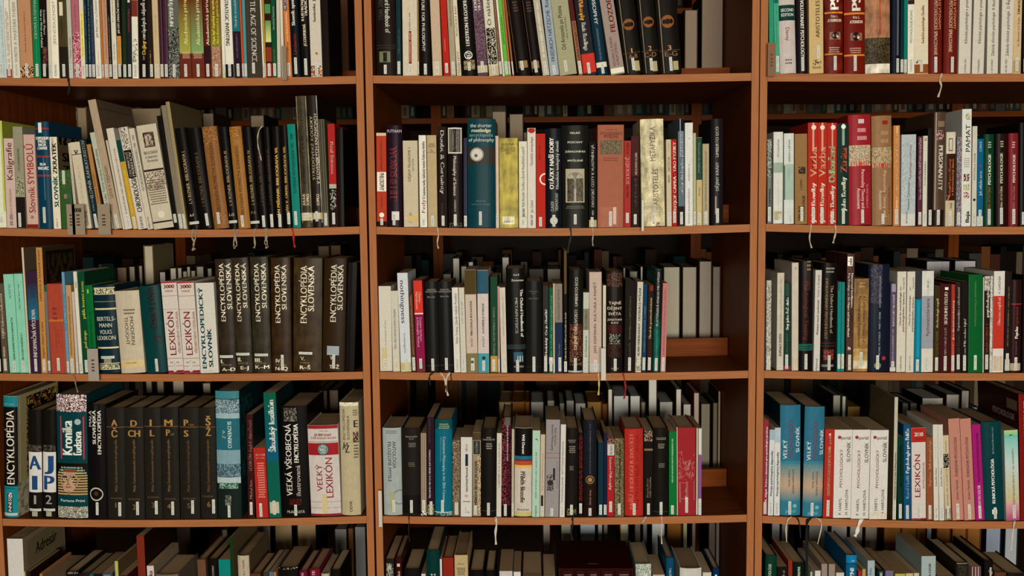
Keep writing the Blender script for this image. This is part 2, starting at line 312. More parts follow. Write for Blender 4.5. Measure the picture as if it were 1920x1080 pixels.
742 918 750 0|h|6c1c12|glossy red hardback with gold lettering, second of twins|D~PSYCHOLOGICKÉ SPRACOVANIE~.45~.26~10~660~c8a890;D~ALEJ VÝZNAMY~.75~.2~-40~370~c89060;S~.6~720~920
925 1078 945 0|p|b8b2a4|white clinical practice paperback, first of its pair|U~Klinická psychologie v praxi~.55~.26~0~550~302c28;L~.55~.2~750~920~504c48;X
1096 1245 1125 0|p|b8b2a4|white clinical practice paperback, second of its pair|U~Klinická psychologie v praxi~.55~.26~0~550~302c28;L~.55~.2~750~920~504c48;X
1284 1425 1300 0|p|b8b2a4|white clinical basics paperback with initial R|U~Základy klinické psychologie  R Bast~.5~.26~0~710~302c28;L~.45~.2~750~920~504c48;X
1460 1610 1475 0|p|b8b2a4|white clinical basics paperback with initial D|U~Základy klinické psychologie  D Řaj~.5~.26~0~710~302c28;L~.45~.2~750~920~504c48;X
1612 1715 1640 0|p|b8a078|buff paperback with heavy black title|UB~DINOSAURI~.6~.3~-120~180~28201c;U~A.J. Bernstein, S.C. Rozen~.6~.24~220~590~28201c;R~.05~765~.95~920~a08860;S~.5~730~900
1740 1800 1750 0|h|241c1a|black hardback at the cut edge|
'''
BOOKS2 = r'''
# B 0 0 160 3.7235
-40 48 -82 250|p|c0c0a8|lime and white tall paperback at the cut edge|C~9a9a3c;R~.85~250~1~880~a8b04c;S~.6~920~960
48 118 24 372|p|b8a094|pale rose paperback with a maroon calligraphy title|U~Kaligrafie~.5~.6~400~660~702c34;L~.5~.3~720~900~906860;L~.5~.4~900~980~403028;X
118 190 86 290|p|8c8870|paperback, mottled grey above and black below|B~780~1000~201814;N~.1~640~.9~770~8c8870,a8a488,605c48;L~.5~.3~440~600~403c30;S~.35~890~990
190 270 162 345|p|b8988a|rose paperback with large red title|U~Slovník SYMBOLŮ~.5~.62~410~890~a03c34;B~970~1000~802018;L~.5~.3~910~930~201814;X
272 370 234 255|h|0c3c54|glossy blue hardback with red rules and white lines of text|B~296~306~903030;HB~KOMPENDIUM~368~22~.05~.95~d0d0c0;HB~SYMBOLŮ,~390~20~.2~.8~d0d0c0;HB~ZNAČEK~414~20~.2~.8~d0d0c0;HB~A ZNAMENÍ~438~20~.15~.85~d0d0c0;B~490~502~903030;HB~MILAN~550~20~.3~.7~d0d0c0;HB~VINOVEC~578~22~.1~.9~d0d0c0;B~624~636~903030;R~.3~260~.55~330~W;R~.55~500~.6~800~5a7888;S~.45~850~960
376 428 346 362|p|c4bca4|white paperback with heavy green and black title|C~6a5c40;Q~.0~.92~1~1~14100c,6a5c40;QT~SLO~.15~.75~.74~.1~14100c;QT~ZKR~.15~.78~.6~.1~14100c;UB~ZKRATEK~.55~.6~400~620~201c18;UB~SLOVNÍK~.55~.6~630~850~0c5c54;L~.4~.4~370~470~504840;L~.5~.3~930~1000~504840;X
432 512 410 592|p|35582c|short green paperback with two tiny pictures|C~405c34;N~0~600~1~720~3a5c2c,2c4a24,4a6c38;M~685~14~.1~.9~803020~1;R~.35~760~.62~790~8a7454;R~.65~760~.95~790~3c5c54;S~.4~595~690
530 566 474 405|t|b0a890|thin ivory paperback behind the code cards|L~.5~.3~430~820~807860
575 655 500 395|p|b4aa90|cream paperback with a black leaf mark|N~.3~455~.7~480~15110f,15110f,b4aa90;B~482~487~202020;L~.5~.36~560~850~a09880;U~OSOBNÉ~.5~.5~880~980~506040;X
656 704 552 375|p|16282c|dark teal paperback with white wording|U~SLOVNÍK KARIKATURISTOV~.5~.5~385~790~a0a090;L~.5~.3~780~880~708080;S~.5~900~1000
705 740 604 412|t|a4743c|narrow ochre paperback|L~.5~.4~600~820~604020
741 760 642 430|t|40181c|narrow maroon booklet|
762 798 630 328|t|a0a890|thin pale green paperback|C~3c5030;U~Peter Laky: Teória verejnej medziľudskej~.5~.5~450~870~304030;B~880~900~1c4020;L~.5~.4~900~1000~302c28;X
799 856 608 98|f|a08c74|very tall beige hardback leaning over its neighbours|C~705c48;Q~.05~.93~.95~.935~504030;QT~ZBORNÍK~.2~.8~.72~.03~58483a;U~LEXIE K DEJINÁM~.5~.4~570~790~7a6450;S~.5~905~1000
857 872 730 385|t|b0a890|very thin white booklet|
873 930 742 298|p|b8b0a0|white leaning paperback with one line of print|L~.6~.3~440~900~605848;S~.6~910~1000
931 966 810 380|t|b08c28|green and yellow paperback|B~375~535~0c4038;L~.5~.4~590~900~c8a838;S~.5~920~1000
967 1030 824 290|p|b8b0a0|white paperback with heavy black title and a dark label|UB~CHRONOLÓGIA~.55~.6~640~890~302824;N~.1~300~.9~450~b8b0a0,b8b0a0,403430;R~.05~455~.95~650~201814;UB~OSOBNOSTÍ~.35~.3~470~640~a09888;UB~PRÍBEHOV~.7~.3~470~640~a09888;L~.5~.4~920~1000~302824;X
1031 1072 892 300|t|b4ac98|thin white leaning paperback beside the wide picture one|U~HISTORIOGRAFIA NA SLOVENSKU 1990 - 1994~.55~.45~350~740~403830;L~.4~.35~920~1000~403830;X
1076 1216 938 268|p|b0a890|wide white paperback with an ornate initial B|N~.25~335~.8~440~402c24,5a4030,301c18,806858;HB~B~388~86~.35~.7~c0b49c;H~BIBLIOGRAFIA~476~22~.15~.85~302824;H~k dejinám~505~20~.2~.8~302824;H~Slovenska~532~20~.25~.8~302824;B~592~606~302420;N~0~610~1~740~b0a890,806c58,c0b8a0,605040;M~750~180~.05~.95~604c40~11;O~.5~910~.18~c0b8a8;B~955~966~302420;X
1218 1251 1090 212|t|14100e|thin black tall booklet|S~.5~900~960
1252 1290 1117 140|t|7c705c|tall thin grey brown book|S~.5~900~1000
# B 0 320 160 3.7237
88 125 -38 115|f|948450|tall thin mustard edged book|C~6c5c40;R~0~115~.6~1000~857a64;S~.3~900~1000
126 206 20 295|h|120e0d|black bibliography volume lettered A-F|U~L.V.RIZNER. BIBLIOGRAFIA I.~.5~.3~460~830~b09868;H~A-F~910~20~.25~.65~c0b090;SH~965~.1~.95
207 300 100 295|h|120e0d|black bibliography volume 2, faded lettering|U~L.V.RIZNER. BIBLIOGRAFIA II~.5~.26~475~850~70583c;S~.6~900~985
301 406 205 285|h|8a5c30|worn tan leather volume with a missing corner|C~5c3c20;N~0~285~.95~420~8a5c30,a0703c,704420;U~BIBLIOGRAFIA PÍSOMNÍCTVA SLOVENSKÉHO.~.5~.28~400~890~402414;N~0~900~1~1000~8a5c30,98683a,7a4e28;S~.4~890~970
407 471 322 290|h|120e0d|black bibliography volume lettered L-O|U~L.V.RIZNER. BIBLIOGRAFIA III.~.5~.32~455~840~a89060;H~L-O~905~20~.2~.75~c0b090;SH~955~.05~.95
472 556 400 287|h|98682f|tan leather volume with frayed top|C~6a4622;N~0~287~.95~380~98682f,a87838,80501f;U~BIBLIOGRAFIA PÍSOMNÍCTVA SLOVENSKÉHO.~.5~.3~420~905~402414;S~.4~910~990
558 622 492 290|h|120e0d|black bibliography volume lettered P-R|U~L.V.RIZNER. BIBLIOGRAFIA IV.~.5~.32~450~835~a88c50;H~P-R~890~20~.2~.75~806c48;SH~958~.0~1
623 685 564 290|h|120e0d|black bibliography volume 5 under a hanging ribbon|U~L.V.RIZNER. BIBLIOGRAFIA V.~.5~.28~460~840~604c34;S~.5~910~990
686 732 636 292|h|120e0d|black bibliography volume 6 with dim lettering|U~L.V.RIZNER. BIBLIOGRAFIA VI.~.5~.3~440~830~5c4830;S~.5~900~990
733 796 696 288|h|120e0d|black volume with bright gold lettering 7|UB~JÁN MIŠIANIK: BIBLIOGRAFIA VII.~.45~.34~430~925~c89c50;S~.55~900~990
797 853 772 280|h|120e0d|black volume with gold lettering 8, beside the turquoise one|UB~JÁN V. ORMIS: BIBLIOGRAFIA VIII.~.45~.34~425~890~b08c48;S~.6~890~970
856 912 808 272|p|0c7c6c|turquoise paperback|C~0a3c38;U~SLOVENSKÁ VENTÓNOGRAFIA 1995 - 1999~.5~.4~340~755~102824;S~.4~880~975
916 994 866 75|h|3c3420|tall olive hardback in clear film|R~.05~75~.1~960~9a9078;R~.88~75~.93~960~9a9078;U~SLOVENSKÉ KRÁĽOVSTVO~.5~.3~170~690~1c1810;U~JÚLIUS~.3~.26~760~840~c0b090;U~SOPKO~.66~.26~760~840~c0b090;R~0~890~1~945~b0a480;SH~908~.0~1
996 1066 950 72|h|201814|tall dark brown hardback in clear film|R~.88~72~.95~960~a09888;U~STREDOVEKÉ KÓDEXY~.3~.28~180~660~a89c80;U~V SLOVENSKÝCH KNIŽNICIACH~.72~.3~200~690~b8ac90;U~SOPKO~.6~.3~760~840~c0b090;R~0~890~1~935~b0a480;S~.4~880~950
1067 1106 1030 238|t|5c5844|grey green striped paperback|R~.2~240~.35~880~28281c;R~.65~240~.8~880~28281c
1116 1166 1084 270|p|a82420|red paperback with black and white foot|B~690~720~a0a090;B~720~1000~1c1412;N~.1~730~.9~870~201814,a0a090,181210;D~Real Science~.55~.42~395~620~W;S~.5~890~970
1170 1216 1158 300|f|120c0a|black hardback, last before the bare end|X
# B 1 690 160 3.7237
60 132 54 333|p|b03c24|orange red paperback with a white name box|B~330~352~b8ac94;L~.5~.25~380~590~702018;R~.05~605~.98~740~d0c8b8;DB~PHILOSOPHY~.55~.5~612~735~201814;L~.5~.2~760~860~702018;B~950~990~181410;O~.5~905~.25~d0c8b8;S~.5~930~980
136 240 130 280|h|271420|dark plum hardback with outlined red title|H~PUTNAM~318~22~.0~.98~b0a8b0;DB~WORDS & LIFE~.45~.5~425~805~a84048;D~WORDS & LIFE~.42~.42~425~805~30141c;R~.3~880~.8~940~c0bcb0;S~.45~900~975
252 354 242 388|p|b4a88c|cream paperback on history of philosophy|U~DĚJINY FILOSOFIE I.~.42~.18~430~670~403830;U~NOVOVĚK~.68~.12~510~600~605848;U~JTHSAD~.45~.16~890~960~403830;R~.3~910~1~950~c0a468;X
364 415 355 350|p|c4c0b0|white paperback with a long black and red line|UB~hudobnej hudby, hádistický kontext Kultúrnej mladého~.6~.4~390~770~302824;U~Fedyz~.5~.5~775~890~902c24;S~.5~925~980
420 486 408 350|p|a8946c|sandy worn paperback|H~KAREL~410~14~.2~.8~604c30;H~MALAČEK~425~14~.15~.85~604c30;H~Čas~455~14~.35~.65~604c30;B~466~470~806840;S~.5~910~980
496 555 488 290|p|241814|dark brown paperback with spaced white title|D~Doubt & Certainty~.5~.45~315~795~d0c8b8;L~.4~.16~820~910~604438;S~.5~910~980
560 660 553 292|h|1e1613|dark brown hardback with a white framed box|R~.02~295~.98~475~c8c0b0;R~.07~303~.93~467~1e1613;D~The Routledge~.65~.13~320~450~908878;D~Companion to~.42~.13~320~450~908878;D~Philosophy of Science~.5~.22~495~770~c8c0b0;L~.5~.15~800~880~a09888;N~0~960~1~1000~1c1412,706450,1c1412;S~.5~900~980
668 695 666 368|t|1c1c38|thin navy paperback|S~.5~910~985
697 890 694 235|h|0c3c44|wide teal hardback with a dandelion picture|B~430~552~33302a;H~the shorter~278~26~.1~.88~a8b4b0;HB~routledge~312~26~.15~.85~c0b890;H~encyclopedia~344~26~.08~.92~70948e;H~of philosophy~378~26~.04~.96~a8b4b0;O~.34~482~.25~908c7c;O~.34~482~.2~b8b4a8;O~.31~490~.06~605c4c;H~edited by~805~12~.3~.65~608080;H~edward craig~828~14~.15~.8~507070;S~.46~880~975
893 916 890 355|t|b8a894|thin white paperback with a pink edge|R~0~360~.2~990~a07060
920 1050 914 370|p|9c8c2c|wide mustard yellow book in cloudy film|H~SLOVNÍK~412~20~.12~.85~302c14;H~FILOZOFIA~437~18~.12~.88~302c14;H~A PRÍRODNÉ~455~18~.15~.85~302c14;H~VEDY~473~16~.35~.65~302c14;R~.15~915~.8~970~b8b498;H~HALO~950~18~.25~.75~302c14;X
1055 1113 1052 393|p|bcb8a4|white paperback with a long condensed title|U~Malá filozofie člověka a Slovník filozofických pojmů~.5~.34~430~850~302c28;UB~Jakub Sokol~.5~.4~860~920~201c18;S~.5~925~980
1115 1173 1112 300|p|beb8ac|white paperback with a red half disc on top|O~.5~305~.5~a82c24;U~Filosofická antropologie~.5~.34~360~560~802c2c;U~Jan Sokol~.5~.34~805~890~802c2c;L~.5~.35~905~980~303030;X
1176 1241 1174 340|p|b4281c|red paperback with a big white letter C|L~.4~.2~420~520~601810;O~1~655~.65~d0c8b8;O~1~655~.5~b4281c;S~.45~920~985
1244 1353 1240 303|h|15191f|dark navy hardback with white question title|UB~OTÁZKY NAŠÍ DOBY~.36~.28~365~725~d0ccc0;UB~Filozoficko-teologický slovník~.72~.2~385~725~a8a8a0;U~CLAUDE~.4~.22~810~880~a8a8a0;U~TRESMONTANT~.68~.2~750~880~a8a8a0;O~.5~945~.25~b0b0a4;S~.5~905~985
# B 1 1050 160 3.7237
16 198 14 282|h|181813|wide black hardback with a classical painting|HB~VELKÉ~332~14~.3~.7~b0b098;HB~POSTAVY~397~14~.22~.8~b0b098;HB~ZÁPADNÍHO~462~14~.12~.9~b0b098;HB~MYŠLENÍ~525~14~.22~.8~b0b098;R~.14~583~.86~818~a09880;O~.5~665~.32~787464;R~.22~665~.78~700~787464;N~.2~650~.46~810~4c4434,605844,2c261c;N~.54~650~.82~810~544c3c,383024,706850;M~850~24~.15~.85~706c58~2;S~.5~900~970
203 257 200 395|p|120f0e|black paperback on European ways|U~EVROPSKÉ CESTY K VLASTNÍMU JÁ~.5~.34~415~850~c8c4b4;L~.5~.3~870~910~a09c90;R~.0~940~1~990~a89868;S~.4~920~985
262 444 260 278|p|9a5438|wide terracotta book with a staircase picture|M~308~12~.25~.8~703020~1;H~VÝCHODNÍHO~335~22~.08~.94~602414;H~MYŠLENÍ~357~22~.24~.8~602414;R~.1~383~.92~480~5a4c30;N~.12~385~.9~478~6a5c3c,4a3c24,7c6c48;M~515~30~.15~.85~703020~2;R~.12~848~.8~990~a05c40;R~.6~850~.72~970~c0a090;S~.5~880~985
447 494 452 388|p|a4302c|worn red paperback with a mottled foot|U~SCHODIŠTĚ~.5~.5~500~690~c8a090;L~.5~.4~400~480~301814;L~.5~.4~690~780~301814;S~.5~890~960
497 554 497 355|p|301c18|brown and black paperback with a vertical name|B~355~635~4a2420;D~WITTGENSTEIN~.6~.3~470~625~c8b8a0;D~Jackson Joyce~.6~.3~650~850~706054;S~.5~900~970
574 736 556 235|h|aca480|thick parchment hardback with wrinkled film|N~.05~240~.98~985~aca480,b4ac8a,a89e78,b8b090;U~METAFYZIKA~.5~.24~290~530~605438;U~ARISTOTELÉS~.6~.24~585~840~605438;N~.45~960~.8~990~802c24,b0a888;S~.5~900~960
747 781 740 380|t|b4a88c|cream thin paperback with red and black words|U~NIETZSCHE~.5~.5~500~600~902c24;L~.5~.5~630~680~302420;L~.5~.3~400~460~908064
782 820 778 378|p|a81c18|red paperback with white capitals|UB~FRITJOF CAPRA · TAO FYZIKY~.55~.55~395~890~d0bca8;S~.5~880~960
828 870 820 233|p|5c6c74|tall slate paperback with a handwritten title|B~233~320~141618;U~světy duchaplne pohladením~.55~.5~320~760~b8b8b0;B~845~980~281c18;R~.3~235~.45~500~8c9ca4
874 929 873 263|p|bcbcb4|white glossy paperback with a tiny emblem|N~.4~360~.6~375~141414,bcbcb4;L~.5~.2~550~670~504c4c;L~.5~.25~720~880~605c58
931 951 930 335|t|a0a47c|very thin pale green booklet|
954 993 952 365|p|b09c6c|paperback, dark green above and cream below|B~365~660~0c3c2c;D~Aristoteles ide študovať~.5~.4~400~610~80a080;U~Peroniky~.5~.3~710~770~605038;S~.5~890~960
996 1041 996 410|p|a09474|beige paperback with one fine line of print|L~.5~.3~460~900~605840
1058 1142 1056 235|h|1c1a1b|black hardback leaning last, with an elegant white title|U~DĚJINY KRÁSY    UMBERTO ECO~.48~.26~290~735~b0aca4;R~.3~775~.42~900~a07c78;S~.5~860~960
# B 2 1410 160 3.7259
108 138 106 377|p|6c7064|mottled grey green paperback by the upright|N~0~380~1~640~7c8474,404438,a0a898;UB~TAMARA~.5~.5~700~850~181814;S~.45~850~950
148 214 150 327|p|b8b8b0|white paperback with a faint green band|U~PSYCHOLÓGIA~.5~.2~375~500~404444;B~540~610~8c9c8c;L~.5~.15~660~840~a0a09c;R~.1~880~.9~940~a49874;S~.7~900~940
223 292 228 337|p|b4b8b0|white paperback with a pale green lower panel|U~umenie a zdravie~.5~.24~380~535~2c5444;B~550~800~94a898;R~0~560~.1~800~0c5c38;L~.5~.2~580~660~809484;S~.65~900~965
300 387 297 340|f|8e6c42|tan book with a small cube emblem|N~.3~570~.85~620~201814,503828,8a6c44,2c2018;U~L.KEMPE~.5~.2~660~730~40301c;UB~ZÁKLADY~.35~.22~840~950~302014;UB~PSYCHOLÓGIE~.7~.22~770~950~302014;S~.55~850~950
390 457 392 262|p|b02c1c|red paperback with an orange title, first of a pair|U~Vazba~.55~.75~430~640~c89878;UB~John Bowlby~.55~.45~680~960~d0c0b0;R~.45~262~.65~460~c88c7c;O~.6~295~.25~d0c0b0;S~.55~850~970
458 524 460 262|p|b02c1c|red paperback with an orange title, second of a pair|U~Vazba~.45~.75~430~640~c89878;UB~John Bowlby~.45~.45~680~960~d0c0b0;R~.4~262~.6~460~c88c7c;O~.5~295~.25~d0c0b0;S~.45~850~970
525 592 527 264|p|ac2c20|red paperback with a green title|UB~Odloučení~.45~.7~425~680~90b080;UB~John Bowlby~.5~.45~700~960~d0c0b0;R~.45~264~.6~430~c88c7c;O~.6~295~.25~d0c0b0;S~.5~880~970
598 680 600 268|p|0c2c20|dark green paperback with a red title|UB~Ztráta~.52~.6~435~610~b05038;UB~John Bowlby~.5~.4~640~880~c8ccb8;R~.4~268~.62~420~80988c;O~.52~290~.2~c8ccb8;S~.5~860~970
683 838 680 205|h|98202a|tall crimson hardback with a picture band|N~0~420~1~565~a09878,b8ac90,c09080,707048;B~535~565~c04838;R~.42~238~.68~268~b8a8a0;M~340~110~.35~.8~c88c8c~2;D~Personality Theory and~.62~.16~590~860~d8b8b0;D~Assessment~.42~.16~720~865~d8b8b0;D~The SAGE Handbook of~.82~.1~690~860~c88c8c;S~.58~870~965
845 984 836 212|h|8e6844|tall tan hardback with the same picture band|N~0~435~1~575~9c9068,b4a480,b87860,70704c;B~545~575~b03c2c;R~.5~248~.78~275~902820;M~360~110~.4~.8~a8845c~2;D~Personality Theory and~.62~.18~600~920~c4ac90;D~Assessment~.4~.18~735~870~c4ac90;D~The SAGE Handbook of~.85~.1~710~900~902820;S~.5~900~970
# B 2 1650 160 3.7259
92 136 92 282|p|b87840|thin orange glossy paperback|R~.4~285~.7~860~c89c6c;L~.55~.4~340~800~905020;S~.5~865~970
145 246 152 345|p|a0a8a8|wide pale blue paperback with a red title|N~0~390~1~850~a8b0b0,909ca0,a0a8a4;B~900~985~b4b4ac;U~Psychológia osobnosti~.6~.16~420~660~984048;U~Panajotis Cakirpaloglu~.5~.14~670~870~303438;L~.4~.14~880~975~303438;X
262 293 268 358|t|58283a|thin plum paperback|UB~Sám sebe DOSPĚLÝM, DÍTĚTEM I RODIČEM~.5~.5~370~800~b8a0a4
296 327 302 355|t|b8b4a4|thin white paperback with a bird mark|N~.3~368~.8~385~181814,b8b4a4;L~.5~.4~530~700~403c38
329 362 338 300|t|1c1412|thin black paperback|S~.6~870~980
370 450 386 187|h|503c2e|tall brown hardback with white capitals and stripes of photos|R~.1~190~.2~870~a08c78;DB~PERSONALITY~.6~.4~420~735~b8b4a4;R~.3~250~.9~290~806850;N~.2~315~.8~380~903848,303028,a09c90,402820;B~870~985~281a14;S~.45~870~975
455 519 465 328|p|b8b09c|white paperback with a brown habits panel|B~478~805~3a180c;B~805~985~b0a080;R~.25~370~.7~460~605840;R~.32~378~.63~452~b8b09c;UB~návyků pro šťastný~.4~.24~500~770~b86c3c;UB~a harmonický život~.72~.24~500~770~b86c3c;HB~7~785~36~.1~.5~c07040;L~.6~.3~820~860~403020;S~.5~880~975
530 567 541 362|t|74787c|narrow grey patterned paperback|N~0~370~1~985~74787c,909498,605c64,804850
568 634 578 167|f|bcbcb4|tall white hardback with spaced capitals and flowers|U~PAMAT~.6~.5~275~465~383430;N~.35~195~.85~240~908c3c,bcbcb4;M~540~70~.2~.8~908c84~5;N~.2~620~.8~670~401818,802824,bcbcb4;N~.2~690~.8~735~98902c,bcbcb4;N~.2~745~.8~790~983040,bcbcb4;UB~Baja~.6~.4~880~960~282420;X
640 673 646 287|t|b4b0a0|thin white paperback with spaced small capitals|U~PSYCHIKA OSOB~.5~.35~370~660~504c44;O~.5~800~.3~302c28
675 719 684 375|p|0c5c84|bright blue paperback about stress|B~915~985~a8b0ac;U~CUNGI~.5~.35~395~465~c0ccd0;U~Jak zvládat stres~.5~.45~600~770~c0ccd0;O~.5~565~.15~a83040;S~.5~870~975
726 798 730 342|h|0c3c24|dark green hardback with a white psychology title|UB~PSYCHOLOGIE~.5~.28~480~695~c8ccb8;U~PhDr. OTTO ČÁDA~.5~.2~710~865~b06c30;M~415~50~.35~.65~b0b8a0~3;S~.5~865~975
812 884 812 338|h|241712|dark brown hardback with a white psychology title|UB~PSYCHOLOGIE~.5~.28~472~685~c0b8a0;UB~PhDr. OTTO ČÁDA~.5~.2~705~850~c0a880;M~410~50~.4~.7~b0a890~3;S~.5~855~970
900 968 903 335|h|782024|dull red hardback with a white psychology title|UB~PSYCHOLOGIE~.5~.28~482~680~ccbcb0;U~PhDr. Otto Čáda~.5~.2~705~860~b08080;M~415~50~.3~.6~c0a8a0~3;S~.5~865~970
972 1030 976 262|h|14100f|black hardback at the cut edge of the photo|
'''
